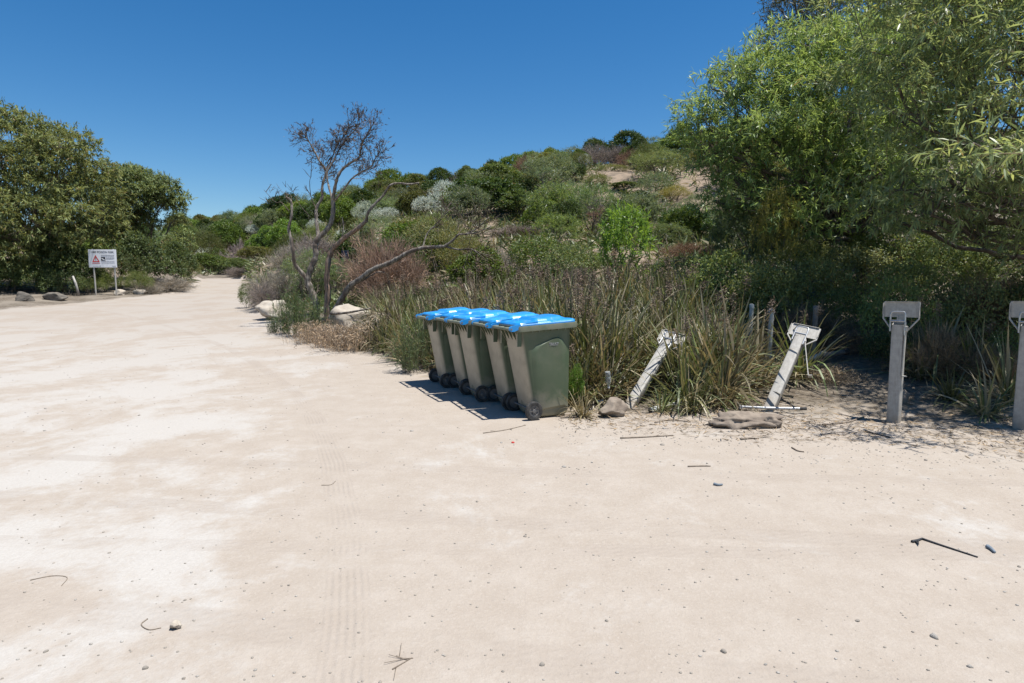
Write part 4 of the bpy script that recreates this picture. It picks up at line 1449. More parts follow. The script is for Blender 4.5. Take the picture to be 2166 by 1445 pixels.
# ------------------------------------------------------------------ the big trees
def leafy_tree(name, label, lobes, trunk, col, sprn, per, L, Wd, group=None, yaw=0, trunk_r=.16, hang=.6, up=.15, limb_r=.06, dryf=.03, kind='spray', shell=.5, lo=-.9, mat='leaf_long', sub=13, twl=.34):
    """lobes: (px, py, y, rpx[, flatten]) clumps of the crown"""
    C = []; Rr = []
    for lb in lobes:
        p = W(*lb[:3]); r = lb[3] * lb[2] / F
        C.append(p); Rr.append((r, r * 1.05, r * (lb[4] if len(lb) > 4 else .85)))
    C = np.array([tuple(p) for p in C]); Rr = np.array(Rr)
    bx, by = trunk
    base = np.array([bx, by, tzf(bx, by)])
    root = empty(name, base); tag(root, label, "tree", group)
    C = C - base
    tr = MB(); lm = MB()
    cen = C.mean(0); fork = np.array([cen[0] * .12, cen[1] * .12, min(max(.9, cen[2] * .22), 2.2)])
    limb(tr, (0, 0, -.3), fork, trunk_r * 1.15, trunk_r * .8, .06, 6, 9)
    tr.build("trunk", M['bark'], root, True)
    # group lobes by direction into a handful of limbs, then side branches
    for c, r in zip(C, Rr):
        mid = fork + (c - fork) * rng.uniform(.45, .6) + rng.normal(0, .25, 3) + np.array([0, 0, -.15 * np.linalg.norm(c - fork) * .3])
        if (c + base)[1] < 7.2:            # outlying sprays hang on a thin branch of the next clump
            far = [q for q in C if (q + base)[1] > 7.2]
            mid = min(far, key=lambda q: np.linalg.norm(q - c))
            limb(lm, mid, c, .013, .006, .06, 6, 5); continue
        limb(lm, fork + rng.normal(0, .04, 3), mid, limb_r, limb_r * .7, .06, 6, 6)
        P = limb(lm, mid, c, limb_r * .7, limb_r * .35, .08, 5, 6)
        for q in range(7):
            d = rdir(1, -.4, 1)[0]
            limb(lm, P[rng.integers(1, 5)], c + d * r * rng.uniform(.6, .95), limb_r * .3, limb_r * .08, .1, 5, 4)
    lm.build("limbs", M['bark'], root, True)
    mb = MB(); tw = MB()
    if sub:
        SC_, SR_ = [], []
        for c, r in zip(C, Rr):
            m_ = max(7, int(sub * min(1.6, (r[0] / 1.0) ** 1.2)))
            d = rdir(m_, -.75, 1)
            SC_.append(c + d * r * rng.uniform(.5, 1.0, m_)[:, None])
            q = r[0] * rng.uniform(.24, .44, m_)
            SR_.append(np.stack([q * 1.15, q * 1.15, q * .62], 1))
        SC_ = np.concatenate(SC_); SR_ = np.concatenate(SR_)
        P, O = crown_points(SC_, SR_, sprn, -.35, shell)
    else:
        P, O = crown_points(C, Rr, sprn, lo, shell)
    if kind == 'spray':
        sprays(mb, tw, P, O, per, twl, L, Wd, .65, up, hang, 3, dryf, .45, .7)
        tw.build("twigs", M['twig'], root, False, (.12, .09, .06))
    else:
        clusters(mb, P, O, per, .16, L, Wd, up, .5, .85, .5, 2, dryf, .4)
    mb.build("crown", M[mat] if kind == 'spray' else M['leaf'], root, False, col)
    return root


leafy_tree("wattle_tree", "bright green long leaved wattle rising above the shady undergrowth",
           [(1560, 262, 13, 105), (1640, 185, 13.3, 105), (1735, 165, 13.6, 115), (1700, 285, 12.6, 125), (1600, 350, 12.8, 95), (1800, 260, 13, 130), (1830, 150, 13.8, 120), (1880, 340, 12.5, 115),
            (1505, 250, 13.4, 58), (1525, 190, 13.4, 45), (1490, 300, 13.3, 50), (1475, 255, 13.4, 42), (1545, 330, 13, 60), (1690, 395, 12.4, 75), (1790, 385, 12.6, 100), (1700, 95, 13.8, 55), (1590, 140, 13.6, 50), (1560, 420, 12.6, 55), (1850, 440, 12.6, 60), (1520, 360, 13, 62), (1510, 425, 12.8, 42), (1610, 455, 12.4, 62), (1710, 460, 12, 70), (1790, 470, 12, 55)],
           (X(1838, 13.2, 2.4), 13.2), (.150, .218, .086), 3900, 14, .15, .022, trunk_r=.14, hang=.3, up=.3, shell=.72, twl=.32)
leafy_tree("wattle_tree", "tall drooping grey green wattle whose near branch hangs over the verge posts",
           [(1960, 90, 9.6, 165), (2110, 60, 9.2, 180), (2060, 225, 8.6, 150), (1950, 270, 9.0, 125), (2140, 330, 7.6, 105), (2010, 385, 8.6, 120), (2110, 445, 8.2, 95), (1905, 400, 9.4, 95), (1970, 455, 8.8, 60),
            (2250, 200, 8.2, 200), (2280, 400, 7.6, 140), (1895, 170, 10, 115), (2050, -100, 9.6, 190), (2260, -90, 9, 220), (1900, -60, 10.6, 130), (2130, 322, 5.7, 62, .5), (2050, 318, 5.8, 34, .5), (2200, 500, 8, 90), (2165, 340, 5.6, 60, .5), (2080, 505, 8.8, 60), (1990, 470, 9.2, 75), (2340, 150, 6.8, 150), (2490, 250, 6.4, 170), (2400, -50, 7.3, 200), (2420, 120, 6.2, 150), (2560, 160, 6.8, 180), (1900, 470, 9.8, 55), (2150, 540, 8.2, 50), (2040, 430, 8.4, 80)],
           (X(2480, 9.6, 1.5), 9.6), (.165, .212, .110), 4200, 14, .135, .020, trunk_r=.17, hang=.5, up=.15, shell=.7)
leafy_tree("wattle_tree", "olive wattle standing behind the drooping one, filling the gaps in its crown",
           [(1950, 60, 15, 150), (2100, 130, 15, 160), (1860, 210, 15.5, 105), (1990, 290, 14.6, 130), (2150, 330, 14.2, 140), (2110, -20, 15, 180), (1900, 360, 14.5, 100), (2060, 430, 14.2, 110), (2250, 200, 15, 160)],
           (X(2060, 15.2, 3), 15.2), (.105, .14, .065), 2300, 13, .20, .030, trunk_r=.14, hang=.45, up=.2, shell=.75)
leafy_tree("dark_pine", "dark tree top showing above the bright green wattle",
           [(1655, 22, 24, 40), (1700, 28, 24, 45), (1760, 18, 24.3, 60), (1830, 15, 24, 70), (1880, 40, 24, 60), (1650, 95, 24, 35), (1700, 80, 24, 45), (1615, 105, 23.5, 26), (1560, 165, 23, 38), (1760, -60, 24, 80), (1680, -40, 24, 50), (1850, -80, 24, 90)],
           (X(1780, 24.3, 5), 24.3), (.065, .075, .050), 1300, 13, .20, .032, kind='cl', sub=0, shell=.45, trunk_r=.24, dryf=.10)
leafy_tree("gum_tree", "broad olive gum tree standing tallest behind the wire fence",
           [(15, 312, 29.5, 92), (110, 335, 29, 88), (60, 420, 28.5, 105), (170, 365, 30, 62), (190, 425, 30.5, 62), (110, 470, 28.2, 85), (-40, 330, 28.5, 120), (0, 500, 27, 90), (-90, 300, 29, 115), (-120, 450, 27, 130), (205, 490, 30.5, 45), (60, 285, 30, 45), (-20, 275, 30, 42), (215, 440, 30.5, 30), (140, 300, 29.5, 35), (30, 540, 28.5, 75), (110, 545, 29, 65), (-60, 550, 28, 85), (100, 400, 31.5, 120), (10, 400, 31.5, 130), (160, 460, 31, 80)],
           (X(90, 29.5, 1.5), 29.5), (.118, .142, .060), 8200, 14, .19, .046, hang=.5, trunk_r=.22, limb_r=.08, dryf=.08, lo=-.9, shell=.6, mat='leaf_gum')
leafy_tree("gum_tree", "smaller gum tree right of the tallest, with a gap of sky under its outer bough",
           [(272, 405, 36, 52), (312, 398, 36, 46), (350, 432, 36, 33), (372, 462, 36, 17), (300, 450, 36, 52), (250, 450, 36, 45), (372, 520, 35, 24), (258, 372, 37, 30), (330, 470, 36, 22), (385, 500, 35.5, 14), (240, 500, 35, 40)],
           (X(285, 36.3, 2), 36.3), (.112, .145, .066), 3000, 14, .20, .046, hang=.5, trunk_r=.2, limb_r=.07, dryf=.06, mat='leaf_gum')

# wire fence and its white stake
def fence():
    y = 27.5
    a = W(-120, 605, y); b = W(168, 605, y)
    e = empty("wire_fence", ((a.x + b.x) / 2, y, tzf((a.x + b.x) / 2, y))); tag(e, "low two strand wire fence under the left gum tree", "fence")
    o_ = np.array(e.location)
    for pyl in (588, 608):
        pa, pb = W(-120, pyl, y), W(166, pyl, y)
        t = np.linspace(0, 1, 9)[:, None]
        P = np.array(pa) * (1 - t) + np.array(pb) * t - o_; P[:, 2] -= .04 * np.sin(t[:, 0] * math.pi)
        mb = MB(); tube(mb, P, .007, 5); mb.build("wire", M['hub'], e, True)
    for px in (-100, 30, 100):
        p = W(px, 583, y); mb = MB(); z = tzf(p.x, y) - o_[2]
        tube(mb, [(p.x - o_[0], 0, z - .3), (p.x - o_[0], 0, p.z - o_[2])], .035, 7); mb.build("post", M['bark'], e, True)
    pa, pb = W(167, 618, y - .3), W(154, 584, y - .3)
    mb = MB(); d = pb - pa
    tube(mb, [(0, 0, -.2), tuple(d * .5), tuple(d)], [.05, .05, .04], 8)
    o = mb.build("fence_stake", M['galv'], None, True); o.location = pa
    tag(o, "pale leaning stake at the end of the wire fence", "stake")


fence()

# ------------------------------------------------------------------ shrubs placed one by one
def shrubs():
    L = [
        # kind, name, px, y, top, wpx, colour, label
        ('twiggy', 'dry_bush', 590, 22, 545, 120, GRY, "grey leafless bush at the bend of the track"),
        ('twiggy', 'dry_bush', 560, 21, 575, 70, PUR, "low grey brown bush in front of the leafless bush at the bend"),
        ('under', 'shrub', 524, 22.5, 603, 40, MID, "small low green shrub at the track edge before the boulders"),
        ('wattle', 'shrub', 655, 21.5, 525, 120, (.10, .135, .07), "pale green leafy shrub behind the dead tree's forked trunk"),
        ('wattle', 'shrub', 715, 21, 545, 90, (.095, .14, .06), "leafy green shrub behind the dead tree's reddish trunk"),
        ('herb', 'green_herb', 628, 14.9, 590, 85, (.068, .10, .045), "tall green herb in front of the dead tree's left trunk"),
        ('herb', 'green_herb', 600, 15.4, 622, 60, (.065, .10, .05), "green herb beside the notched boulder"),
        ('herb', 'green_herb', 668, 14.6, 620, 70, (.075, .11, .05), "green herb at the foot of the dead tree's trunks"),
        ('herb', 'green_herb', 577, 15.6, 664, 34, (.07, .10, .055), "tiny green herb at the foot of the notched boulder"),
        ('herb', 'green_herb', 762, 12.7, 718, 24, (.075, .10, .05), "little green sprig on the sand before the dry brown tuft"),
        ('drytuft', 'dry_tuft', 660, 13.9, 662, 80, (.27, .20, .14), "dry brown tuft below the green herbs"),
        ('drytuft', 'dry_tuft', 740, 12.8, 664, 125, (.28, .21, .15), "largest dry brown tuft in front of the long boulder"),
        ('drytuft', 'dry_tuft', 700, 13.3, 672, 80, (.26, .19, .14), "dry brown tuft between the herbs and the largest tuft"),
        ('twiggy', 'dry_bush', 822, 19, 452, 165, (.20, .14, .115), "large reddish brown leafless bush behind the arching dead limb"),
        ('twiggy', 'dry_bush', 775, 21, 520, 80, (.20, .14, .115), "smaller reddish bush beside the small navy notice"),
        ('twiggy', 'dry_bush', 672, 34, 470, 130, PUR, "purple grey leafless bush on the slope behind the dead tree"),
        ('twiggy', 'dry_bush', 620, 32, 500, 90, GRY, "grey leafless bush on the slope left of the dead tree"),
        ('heath', 'shrub', 935, 24, 455, 180, (.115, .125, .06), "grassy olive shrub behind the reddish brown bush"),
        ('heath', 'shrub', 985, 21, 500, 150, OLV, "olive shrub behind the arching limb's tip"),
        ('twiggy', 'dry_bush', 1040, 19, 500, 130, GRY, "grey leafless bush at the arching limb's tip"),
        ('twiggy', 'dry_bush', 1100, 30, 468, 130, PUR, "purple grey bush beneath the dense dark shrub"),
        ('round', 'shrub', 1030, 42, 372, 185, DK, "dense dark green shrub beside the silver bushes"),
        ('round', 'shrub', 1100, 40, 400, 110, (.055, .085, .028), "dark shrub leaning on the dense dark one"),
        ('round', 'shrub', 1055, 52, 345, 130, (.07, .10, .03), "mid green shrub above the dense dark shrub"),
        ('silver', 'silver_bush', 945, 48, 378, 88, SIL, "largest silver grey bush on the hillside"),
        ('silver', 'silver_bush', 902, 46, 414, 80, SIL, "silver bush just below the largest silver bush"),
        ('silver', 'silver_bush', 818, 47, 437, 62, SIL, "silver bush above the reddish brown bush"),
        ('silver', 'silver_bush', 772, 48, 424, 60, (.25, .28, .23), "silver bush crossed by the dead tree's broken limb"),
        ('silver', 'silver_bush', 1292, 58, 352, 36, SIL, "small silver bush by the bare sand patch near the hilltop"),
        ('silver', 'silver_bush', 1275, 62, 322, 44, (.22, .25, .19), "silver bush high on the ridge under the bare twigs"),
        ('silver', 'silver_bush', 535, 75, 474, 34, SIL, "small silver bush far along the hillside above the track"),
        ('silver', 'silver_bush', 668, 60, 462, 40, SIL, "silver bush seen between the dead tree's trunks"),
        ('wattle', 'shrub', 1165, 44, 328, 125, BLU, "blue green fine leaved shrub high on the slope"),
        ('wattle', 'shrub', 1180, 31, 385, 165, (.085, .125, .05), "broad wattle shrub right of the dense dark shrub"),
        ('wattle', 'shrub', 1255, 29, 385, 120, (.08, .125, .055), "wattle shrub above the bright green sapling, on its left"),
        ('wattle', 'shrub', 1180, 24, 450, 120, (.095, .14, .045), "grass green wattle shrub low on the slope"),
        ('wattle', 'shrub', 1350, 28, 405, 150, BLU, "blue green wattle shrub right above the bright green sapling"),
        ('sapling', 'sapling', 1328, 15.5, 438, 120, (.11, .19, .035), "bright green leafy sapling standing above the sedge"),
        ('sapling', 'sapling', 1300, 15.8, 480, 80, (.10, .175, .04), "shorter bright sapling on the left of the tall one"),
        ('under', 'shrub', 1140, 19, 500, 150, MID, "leafy mid green shrub behind the sedge bed"),
        ('under', 'shrub', 1215, 17, 520, 140, (.09, .12, .05), "grey green shrub between the sedge and the bright sapling"),
        ('twiggy', 'dry_bush', 1225, 14.2, 535, 110, (.09, .075, .07), "dark twiggy bush left of the bright sapling"),
        ('wattle', 'shrub', 1392, 44, 322, 150, (.085, .115, .055), "round topped wattle on bare sand near the hilltop"),
        ('heath', 'shrub', 1302, 50, 350, 80, (.085, .10, .04), "low olive bush half covering the sand patch near the hilltop"),
        ('heath', 'shrub', 1262, 44, 368, 70, (.08, .10, .036), "low green bush below the sand patch near the hilltop"),
        ('round', 'shrub', 1320, 42, 385, 70, (.06, .09, .03), "small green dome left of the round topped wattle's foot"),
        ('heath', 'shrub', 1425, 36, 392, 80, YEL, "yellow green shrub below the round topped wattle"),
        ('round', 'shrub', 1353, 57, 288, 48, DK, "small dark dome shrub on the skyline"),
        ('round', 'shrub', 1430, 56, 290, 125, (.06, .10, .025), "wide dark green shrub on the skyline beside the big wattle"),
        ('twiggy', 'dry_bush', 1258, 61, 290, 74, PUR, "bare purple brown bush on the skyline"),
        ('twiggy', 'dry_bush', 1305, 60, 293, 50, PUR, "smaller bare bush on the skyline right of the purple one"),
        ('round', 'shrub', 1165, 66, 310, 55, (.085, .12, .02), "yellow green dome on the skyline"),
        ('twiggy', 'dry_bush', 1118, 66, 310, 70, BRN, "brown bush on the skyline beside the yellow green dome"),
        ('round', 'shrub', 930, 80, 355, 64, DK, "dark green shrub on the skyline above the silver bushes"),
        ('round', 'shrub', 885, 82, 366, 60, (.075, .095, .03), "olive shrub on the skyline above the broken limb"),
        ('round', 'shrub', 815, 86, 378, 74, (.07, .09, .03), "large shrub on the skyline right of the dead tree's crown"),
        ('round', 'shrub', 985, 76, 350, 46, (.07, .10, .035), "rounded shrub on the skyline above the largest silver bush"),
        ('round', 'shrub', 1040, 72, 337, 40, DK, "small dark tree shaped shrub on the skyline"),
        ('wattle', 'shrub', 1475, 30, 410, 110, BLU, "grey blue wattle under the big wattle's left edge"),
        ('wattle', 'shrub', 1400, 22, 470, 130, (.07, .10, .045), "shadowed wattle shrub right of the bright sapling"),
        ('under', 'shrub', 1440, 15, 540, 170, (.07, .10, .04), "leafy shrub behind the tall sedge right of the sapling"),
        ('twiggy', 'dry_bush', 1460, 19, 500, 120, BRN, "brown twiggy bush left of the shady undergrowth"),
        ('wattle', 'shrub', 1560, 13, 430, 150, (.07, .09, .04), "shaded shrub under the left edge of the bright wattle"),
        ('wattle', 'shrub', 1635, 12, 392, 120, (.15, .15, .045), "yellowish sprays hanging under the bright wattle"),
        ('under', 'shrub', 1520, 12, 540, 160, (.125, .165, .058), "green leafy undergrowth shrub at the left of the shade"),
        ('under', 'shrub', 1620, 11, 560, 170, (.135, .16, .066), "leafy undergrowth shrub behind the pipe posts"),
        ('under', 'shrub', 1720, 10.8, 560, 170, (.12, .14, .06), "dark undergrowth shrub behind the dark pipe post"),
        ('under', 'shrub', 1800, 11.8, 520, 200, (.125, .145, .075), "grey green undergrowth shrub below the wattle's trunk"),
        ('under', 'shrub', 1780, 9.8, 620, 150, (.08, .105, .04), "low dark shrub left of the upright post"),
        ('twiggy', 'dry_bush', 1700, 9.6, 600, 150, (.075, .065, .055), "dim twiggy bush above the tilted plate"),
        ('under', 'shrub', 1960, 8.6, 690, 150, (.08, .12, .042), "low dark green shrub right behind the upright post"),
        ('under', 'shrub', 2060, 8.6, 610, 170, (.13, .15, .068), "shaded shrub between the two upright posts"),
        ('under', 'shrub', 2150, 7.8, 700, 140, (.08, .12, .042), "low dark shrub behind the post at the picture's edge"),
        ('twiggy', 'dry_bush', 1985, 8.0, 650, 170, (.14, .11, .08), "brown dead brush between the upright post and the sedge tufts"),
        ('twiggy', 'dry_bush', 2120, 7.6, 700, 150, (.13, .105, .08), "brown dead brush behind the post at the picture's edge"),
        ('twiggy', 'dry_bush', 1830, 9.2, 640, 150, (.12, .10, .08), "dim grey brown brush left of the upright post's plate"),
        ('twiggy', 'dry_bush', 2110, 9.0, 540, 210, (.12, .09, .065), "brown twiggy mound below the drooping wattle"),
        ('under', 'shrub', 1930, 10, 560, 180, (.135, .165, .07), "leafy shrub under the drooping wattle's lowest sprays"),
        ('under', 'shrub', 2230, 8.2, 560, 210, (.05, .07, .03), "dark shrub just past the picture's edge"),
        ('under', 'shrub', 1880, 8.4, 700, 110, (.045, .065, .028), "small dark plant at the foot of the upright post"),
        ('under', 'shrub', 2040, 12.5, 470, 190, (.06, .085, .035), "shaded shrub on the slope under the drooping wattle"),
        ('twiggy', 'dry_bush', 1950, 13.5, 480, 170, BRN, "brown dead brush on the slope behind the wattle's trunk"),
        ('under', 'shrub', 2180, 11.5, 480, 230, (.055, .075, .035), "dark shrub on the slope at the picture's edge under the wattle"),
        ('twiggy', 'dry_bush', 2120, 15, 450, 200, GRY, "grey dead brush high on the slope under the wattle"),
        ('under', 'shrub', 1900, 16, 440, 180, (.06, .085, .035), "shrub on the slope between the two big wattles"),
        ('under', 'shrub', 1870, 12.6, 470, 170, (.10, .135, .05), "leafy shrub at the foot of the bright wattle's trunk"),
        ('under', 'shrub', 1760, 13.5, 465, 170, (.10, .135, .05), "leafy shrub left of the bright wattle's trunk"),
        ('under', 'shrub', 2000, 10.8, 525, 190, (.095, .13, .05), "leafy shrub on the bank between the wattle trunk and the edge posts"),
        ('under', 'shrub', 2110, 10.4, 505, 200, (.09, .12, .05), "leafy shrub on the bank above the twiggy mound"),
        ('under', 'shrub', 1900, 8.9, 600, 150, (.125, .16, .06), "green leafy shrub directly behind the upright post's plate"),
        ('wattle', 'shrub', 1690, 11.6, 500, 150, (.11, .13, .05), "narrow leaved shrub in the shade below the bright wattle"),
        # left bank
        ('round', 'shrub', 300, 31, 490, 120, (.062, .085, .036), "grey green shrub under the smaller gum tree"),
        ('heath', 'shrub', 255, 30, 520, 110, (.065, .085, .035), "dark shrub behind the warning sign's right leg"),
        ('heath', 'shrub', 222, 29, 575, 50, (.10, .13, .035), "small bright shrub between the warning sign's legs"),
        ('round', 'shrub', 375, 34, 510, 80, (.065, .09, .036), "leafy shrub under the smaller gum's outer bough"),
        ('twiggy', 'dry_bush', 350, 31, 574, 110, GRY, "heap of grey dead twigs on the far verge"),
        ('twiggy', 'dry_bush', 315, 29.5, 590, 60, GRY, "small grey twig heap beside the low pale stone"),
        ('heath', 'shrub', 290, 29, 570, 70, (.085, .11, .035), "low green shrub right of the warning sign"),
        ('round', 'shrub', 130, 28.6, 500, 120, (.06, .08, .03), "dark shrub left of the warning sign"),
        ('heath', 'shrub', 95, 28.4, 520, 110, (.09, .115, .045), "soft green shrub behind the grey boulders"),
        ('round', 'shrub', 30, 29, 540, 120, (.045, .062, .025), "dark shrub behind the wire fence"),
        ('round', 'shrub', 185, 29, 540, 80, (.05, .07, .028), "dark shrub behind the warning board's left leg"),
        ('round', 'shrub', -40, 28, 530, 130, (.05, .07, .028), "dark shrub past the fence at the picture's left edge"),
        ('under', 'shrub', 15, 27.2, 560, 110, (.085, .115, .045), "low leafy shrub behind the larger grey boulder"),
        ('under', 'shrub', 85, 27.4, 568, 90, (.075, .105, .04), "low leafy shrub above the gap between the two grey boulders"),
        ('under', 'shrub', 140, 27.6, 575, 80, (.08, .11, .045), "low leafy shrub by the pale fence stake"),
        ('heath', 'shrub', 190, 28, 585, 60, (.08, .105, .035), "small soft shrub just left of the warning sign's left leg"),
        ('heath', 'shrub', 400, 40, 545, 60, OLV, "olive shrub at the left side of the track's end"),
        # beyond the track's end
        ('round', 'shrub', 440, 52, 535, 90, MID, "green shrub closing the end of the track"),
        ('round', 'shrub', 500, 50, 545, 80, (.08, .11, .04), "mid green shrub right behind the track's end"),
        ('twiggy', 'dry_bush', 505, 47.5, 556, 60, PUR, "grey brown bush at the track's end"),
        ('round', 'shrub', 545, 46, 520, 80, OLV, "olive shrub behind the track's bend"),
    ]
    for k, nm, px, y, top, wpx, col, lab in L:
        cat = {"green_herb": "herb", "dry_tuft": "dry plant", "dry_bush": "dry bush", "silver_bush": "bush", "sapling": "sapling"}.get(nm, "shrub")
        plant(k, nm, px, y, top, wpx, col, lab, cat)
    NAMED.extend((a[2], a[3], a[4], a[5]) for a in L)
    return [(X(a[2], a[3], 2), a[3], a[5] * a[3] / F * .5) for a in L]


NAMED = []
TAKEN = shrubs()


# ------------------------------------------------------------------ the scrub that covers the hill
def hill_scrub():
    pts = list(TAKEN)
    kinds = [('round', 'dark green rounded shrub', DK, .28), ('round', 'fresh green rounded shrub', (.075, .118, .022), .30), ('round', 'olive rounded shrub', OLV, .14), ('heath', 'olive heath bush', (.075, .10, .032), .08),
             ('twiggy', 'brown leafless bush', BRN, .04), ('twiggy', 'purple grey leafless bush', PUR, .03), ('silver', 'silver grey bush', SIL, .025), ('wattle', 'blue green wattle bush', BLU, .14)]
    pr = np.array([k[3] for k in kinds]); pr = pr / pr.sum()
    n = 0; tries = 0
    while n < 400 and tries < 40000:
        tries += 1
        px = rng.uniform(380, 1900) if rng.uniform() < .92 else rng.uniform(-200, 380)
        ye = np.interp(px, PXT, YE); ds = np.interp(px, PXT, DS)
        lo_ = ye + (8 if px > 1150 else 7) if px < 1480 else 17
        f = rng.uniform(0, 1) ** .8
        y = lo_ + (ds * 1.03 - lo_) * f
        if px < 400 and y < 55: continue
        # bare sandy scars
        if 1425 < px < 1530 and 31 < y < 50: continue
        if 1275 < px < 1322 and 46 < y < 53: continue
        if 960 < px < 1080 and 27 < y < 37: continue
        k = kinds[rng.choice(len(kinds), p=pr)]
        if k[0] == 'silver' and (px > 1400 or y < 35): continue
        wd = rng.uniform(1.5, 3.3) * (1 + .006 * y)
        if k[0] == 'silver': wd *= .6
        x = X(px, y, 4)
        if any((x - a) ** 2 + (y - b) ** 2 < (.60 * (wd * .5 + c)) ** 2 for a, b, c in pts): continue
        H = wd * rng.uniform(.62, .95)
        z_ = tzf(x, y); tp = 600 - (z_ + H - CAMZ) / y * F; wp = wd / y * F
        if any(y < ny and abs(px - npx) < .40 * (wp + nw) and tp < nt_ + .30 * min(nw, 60) for npx, ny, nt_, nw in NAMED): continue
        pts.append((x, y, wd * .5))
        tt = (y - lo_) / (ds - lo_)
        zn = "on the skyline" if tt > .86 else ("low on the slope" if tt < .25 else "half way up the slope")
        side = "beyond the track's end" if px < 560 else ("behind the dead tree" if px < 860 else ("above the bins" if px < 1230 else ("right of the bright sapling" if px < 1500 else "behind the big wattle trees")))
        if px < 380: side = "behind the gum trees"
        plant(k[0], {'twiggy': 'dry_bush', 'silver': 'silver_bush', 'heath': 'heath_bush', 'wattle': 'wattle_bush'}.get(k[0], 'olive_bush' if 'olive' in k[1] else 'shrub'), px, y, 0, 0, jc(k[2], .3), f"{k[1]} {zn} {side}", "bush" if k[0] != 'round' else "shrub", f"{k[1]}s {zn} {side}", x=x, H=H, Wd=wd, var=int(rng.integers(0, 3)))
        n += 1
    return n


NS = hill_scrub()


def hill_cover():
    """low dry herbs and ground cover between the shrubs of the slope"""
    mb = MB(); n = 8000
    px = rng.uniform(380, 1700, n); f = rng.uniform(0, 1, n) ** 1.3
    ye = np.interp(px, PXT, YE); ds = np.interp(px, PXT, DS)
    y = ye + 4 + (ds - ye) * f * .8
    x = (px - 1083) / F * y
    bare = ((px > 1420) & (px < 1540) & (y > 30) & (y < 50)) | ((px > 1270) & (px < 1345) & (y > 44) & (y < 56))
    keep = ~bare | (rng.uniform(0, 1, n) < .12)
    x, y = x[keep], y[keep]; n = len(x)
    z = tz(x, y)
    per = 7
    P = np.repeat(np.stack([x, y, z], 1), per, 0) + rng.normal(0, .14, (n * per, 3)) * np.array([1, 1, .1])
    D = rdir(n * per, .2, 1)
    L_ = rng.uniform(.15, .5, n * per) * (1 + .012 * np.repeat(y, per))
    strips(mb, P, D, rdir(n * per), L_, L_ * .14, .6, 2, np.repeat(rng.uniform(0, 1, n), per), np.repeat(rng.uniform(0, 1, n) ** 4 * .8, per))
    o = mb.build("ground_cover", M['blade'], None, False, (.050, .072, .022))
    tag(o, "low herbs and dry growth between the shrubs of the slope", "ground cover", None, "stuff")


hill_cover()

# ------------------------------------------------------------------ sedges
def make_sedge(seed, nb, Ln, spread, dryf, heads):
    mb = MB()
    a = rng.uniform(0, 6.28, nb); th = np.abs(rng.normal(.12, spread, nb))
    D = np.stack([np.sin(th) * np.cos(a), np.sin(th) * np.sin(a), np.cos(th)], 1)
    q = rng.uniform(0, .16, nb)
    P = np.stack([np.cos(a) * q, np.sin(a) * q, np.full(nb, -.03)], 1)
    Nn = np.stack([-np.cos(a), -np.sin(a), np.full(nb, .5)], 1) + rng.normal(0, .35, (nb, 3))
    L_ = Ln * rng.uniform(.55, 1.2, nb)
    droop = np.where(rng.uniform(0, 1, nb) < .45, rng.uniform(1.2, 3.6, nb), rng.uniform(.2, 1.2, nb))
    dry = np.where(rng.uniform(0, 1, nb) < dryf, rng.uniform(.5, 1, nb), rng.uniform(0, .25, nb))
    strips(mb, P, D, Nn, L_, rng.uniform(.018, .040, nb), droop, 7, rng.uniform(0, 1, nb) ** 1.3, dry, [.8, 1, 1, .95, .85, .7, .45, .05], curl=rng.normal(0, .1))
    # bent and broken dead blades around the foot
    n2 = nb
    a = rng.uniform(0, 6.28, n2); th = rng.uniform(.7, 1.5, n2)
    D = np.stack([np.sin(th) * np.cos(a), np.sin(th) * np.sin(a), np.cos(th)], 1)
    strips(mb, rng.normal(0, .08, (n2, 3)) * np.array([1, 1, .3]) + np.array([0, 0, .05]), D, rdir(n2), Ln * rng.uniform(.3, .8, n2), rng.uniform(.008, .016, n2), rng.uniform(0, 1.5, n2), 4, rng.uniform(0, 1, n2), rng.uniform(.6, 1, n2))
    bl = mb.mesh("blades"); bl.materials.append(M['blade'])
    hm = None
    if heads:
        mb = MB()
        for h in range(heads):
            az = rng.uniform(0, 6.28); le = rng.uniform(.0, .3); Lh = Ln * rng.uniform(.95, 1.3)
            d = np.array([math.sin(le) * math.cos(az), math.sin(le) * math.sin(az), math.cos(le)])
            b = np.array([d[0] * .1, d[1] * .1, 0]); tip = b + d * Lh + np.array([0, 0, -.04])
            tube(mb, [b, b + d * Lh * .6, tip], [.005, .004, .003], 4, False, .3, 0)
            m_ = 80
            t = rng.uniform(0, 1, m_)
            C = tip - d * (t * .17)[:, None] + rdir(m_) * (rng.uniform(.01, .075, m_))[:, None]
            strips(mb, C, rdir(m_, -.4, 1), rdir(m_), rng.uniform(.03, .06, m_), .011, .3, 2, rng.uniform(0, 1, m_), rng.uniform(0, .5, m_))
        hm = mb.mesh("seed_head"); hm.materials.append(M['twig'])
    return bl, hm


SED = [make_sedge(i, 74, (1.05, 1.15, 1.0, 1.2, 1.0, 1.1, .8)[i], (.75, .62, .85, .55, .8, .7, .6)[i], (.22, .28, .34, .15, .26, .22, .3)[i], (1, 2, 1, 2, 1, 1, 0)[i]) for i in range(7)]


def sedge(x, y, s, v, label, group=None, col=None, heads=True, lean=0.0, sz=1.0):
    e = empty("sedge_clump", (x, y, tzf(x, y)), rng.uniform(0, 6.28))
    tag(e, label, "sedge", group)
    bl, hm = SED[v]
    link("blades", bl, None, e, col or jc((.095, .080, .048) if rng.uniform() < .26 else (.064, .084, .030), .45))
    if hm is not None and heads: link("seed_head", hm, None, e, jc((.105, .075, .06), .2))
    e.scale = (s, s, s * sz)
    if lean: e.rotation_euler = (lean, 0, e.rotation_euler[2])
    return e


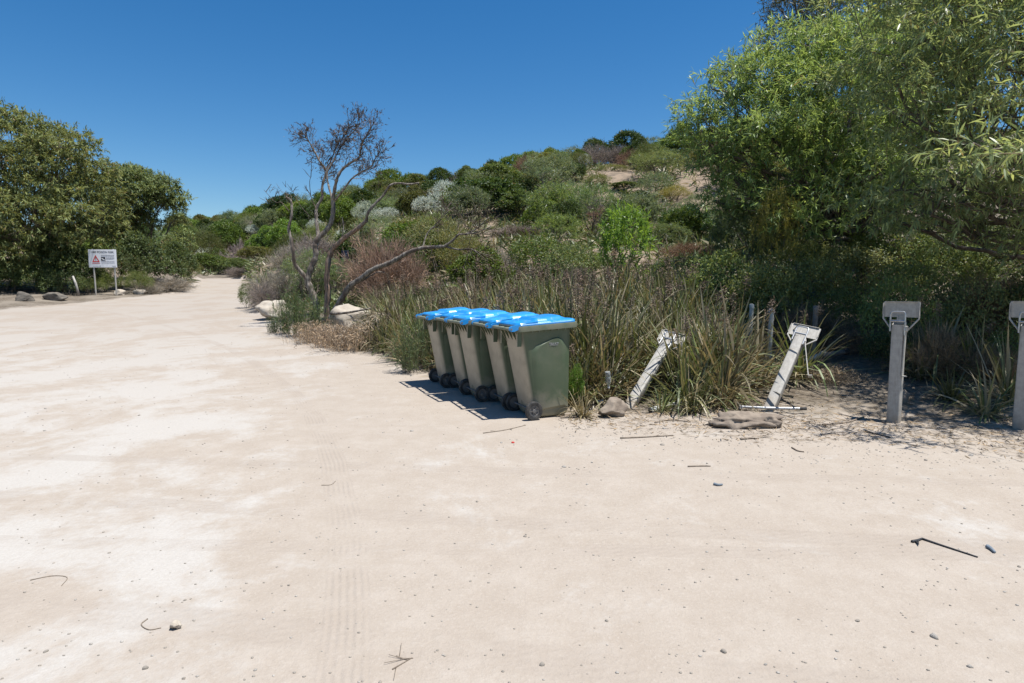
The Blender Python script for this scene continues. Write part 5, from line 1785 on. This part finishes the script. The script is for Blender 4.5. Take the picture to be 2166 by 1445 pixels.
def sedges():
    n = 0; pts = []
    binp = [np.array([b.location.x, b.location.y]) for b in COL.objects if b.name.startswith("wheelie_bin")]
    t = 0
    while n < 285 and t < 20000:
        t += 1
        px = rng.uniform(790, 1560)
        ye = np.interp(px, PXT, YE)
        e_ = .55 + 5.6 * rng.uniform(0, 1) ** 1.1
        if px > 1480: e_ = .7 + 2.3 * rng.uniform()
        y = ye + e_; x = (px - 1083) / F * y
        if any((x - a) ** 2 + (y - b) ** 2 < .22 ** 2 for a, b in pts): continue
        if any(np.hypot(x - b[0], y - b[1]) < .55 for b in binp): continue
        # keep the two leaning posts clear
        if abs(px - 1375) < 62 and e_ < 1.45: continue
        if px > 1590 and e_ < 1.1: continue
        s = rng.uniform(.75, 1.15) * (1.0 if e_ > 1.0 else .72)
        back = e_ > 3.0
        if px < 1000: s *= .85
        v = int(rng.integers(0, 6))
        sedge(x, y, s, v, lean=float(rng.normal(0, .24)), heads=(back or rng.uniform() < .5), label=("arching sedge clump at the back of the bed below the slope" if back else ("sedge clump behind the blue lidded bins" if px < 1200 else "tall sedge clump between the bins and the tilted plate")),
              group="sedges at the back of the bed" if back else ("sedges behind the bins" if px < 1200 else "sedges between bins and tilted plate"))
        pts.append((x, y)); n += 1
    for px, py, s, v, lab in ((1233, 882, .42, 6, "small bright sedge tuft on the sand beside the nearest bin"), (1400, 872, .45, 6, "short sedge tuft in front of the grey plastic pipe"), (1470, 872, .5, 6, "short sedge tuft crossing the grey plastic pipe"),
                              (1530, 862, .5, 2, "sedge tuft behind the bent metal tube"), (2085, 880, .6, 2, "shaded sedge clump left of the post at the picture's edge"), (1690, 800, .8, 3, "sedge clump in half shade behind the tilted plate post"),
                              (1600, 815, .9, 1, "sedge clump left of the tilted plate post"), (1452, 848, .6, 0, "sedge clump right of the sunken leaning post"), (1215, 850, .8, 4, "sedge clump tucked behind the nearest bin"),
                              (1275, 835, .9, 5, "sedge clump holding the plastic bottle"), (1950, 800, .7, 2, "dim sedge clump behind the upright post"), (2135, 850, .75, 1, "dim sedge clump behind the post at the picture's edge"), (1985, 790, .8, 3, "dim tall sedge clump in the brush right of the upright post"), (2060, 800, .8, 4, "dim sedge clump in the brush midway between the upright posts"), (2010, 845, .55, 6, "dim sedge tuft between the two upright posts"),
                              (850, 745, .75, 0, "sedge clump at the far end of the bins"), (872, 770, .6, 2, "low sedge clump just behind the last bin"), (815, 735, .7, 4, "sedge clump right of the grass skirt")):
        g = G(px, py); sedge(g.x, g.y, s, v, lab, None, None, v != 6 and s > .75)
    # grey skirt of dead leaves
    g = G(800, 722)
    mb = MB(); n = 420
    a = rng.uniform(0, 6.28, n); th = rng.uniform(.9, 2.2, n)
    D = np.stack([np.sin(th) * np.cos(a), np.sin(th) * np.sin(a), np.cos(th)], 1)
    strips(mb, np.stack([rng.normal(0, .08, n), rng.normal(0, .08, n), rng.uniform(.25, .62, n)], 1), D, rdir(n), rng.uniform(.4, .8, n), .016, rng.uniform(.8, 2.5, n), 5, rng.uniform(0, 1, n), rng.uniform(0, .5, n))
    o = mb.build("grass_skirt", M['twig'], None, False, (.25, .21, .17)); o.location = g
    tag(o, "grey skirt of dead drooping leaves beside the long boulder", "dead grass")
    e = plant('herb', 'green_herb', 868, 10.2, 665, 95, (.085, .115, .06), "grey green herb standing beside the last bin", "herb")
    e = plant('herb', 'green_herb', 905, 10.6, 640, 60, (.085, .12, .06), "pale green herb showing above the last bin's lid", "herb")
    plant('under', 'leafy_weed', 1218, 7.4, 775, 40, (.09, .17, .03), "bright green weed between the nearest bin and the sedge", "weed")
    plant('drytuft', 'dry_tuft', 1750, 8.2, 760, 120, (.2, .15, .1), "dry brown tuft in the shade behind the pale pipe", "dry plant")


sedges()
print("SCRUB", NS, "objects", len(COL.objects))
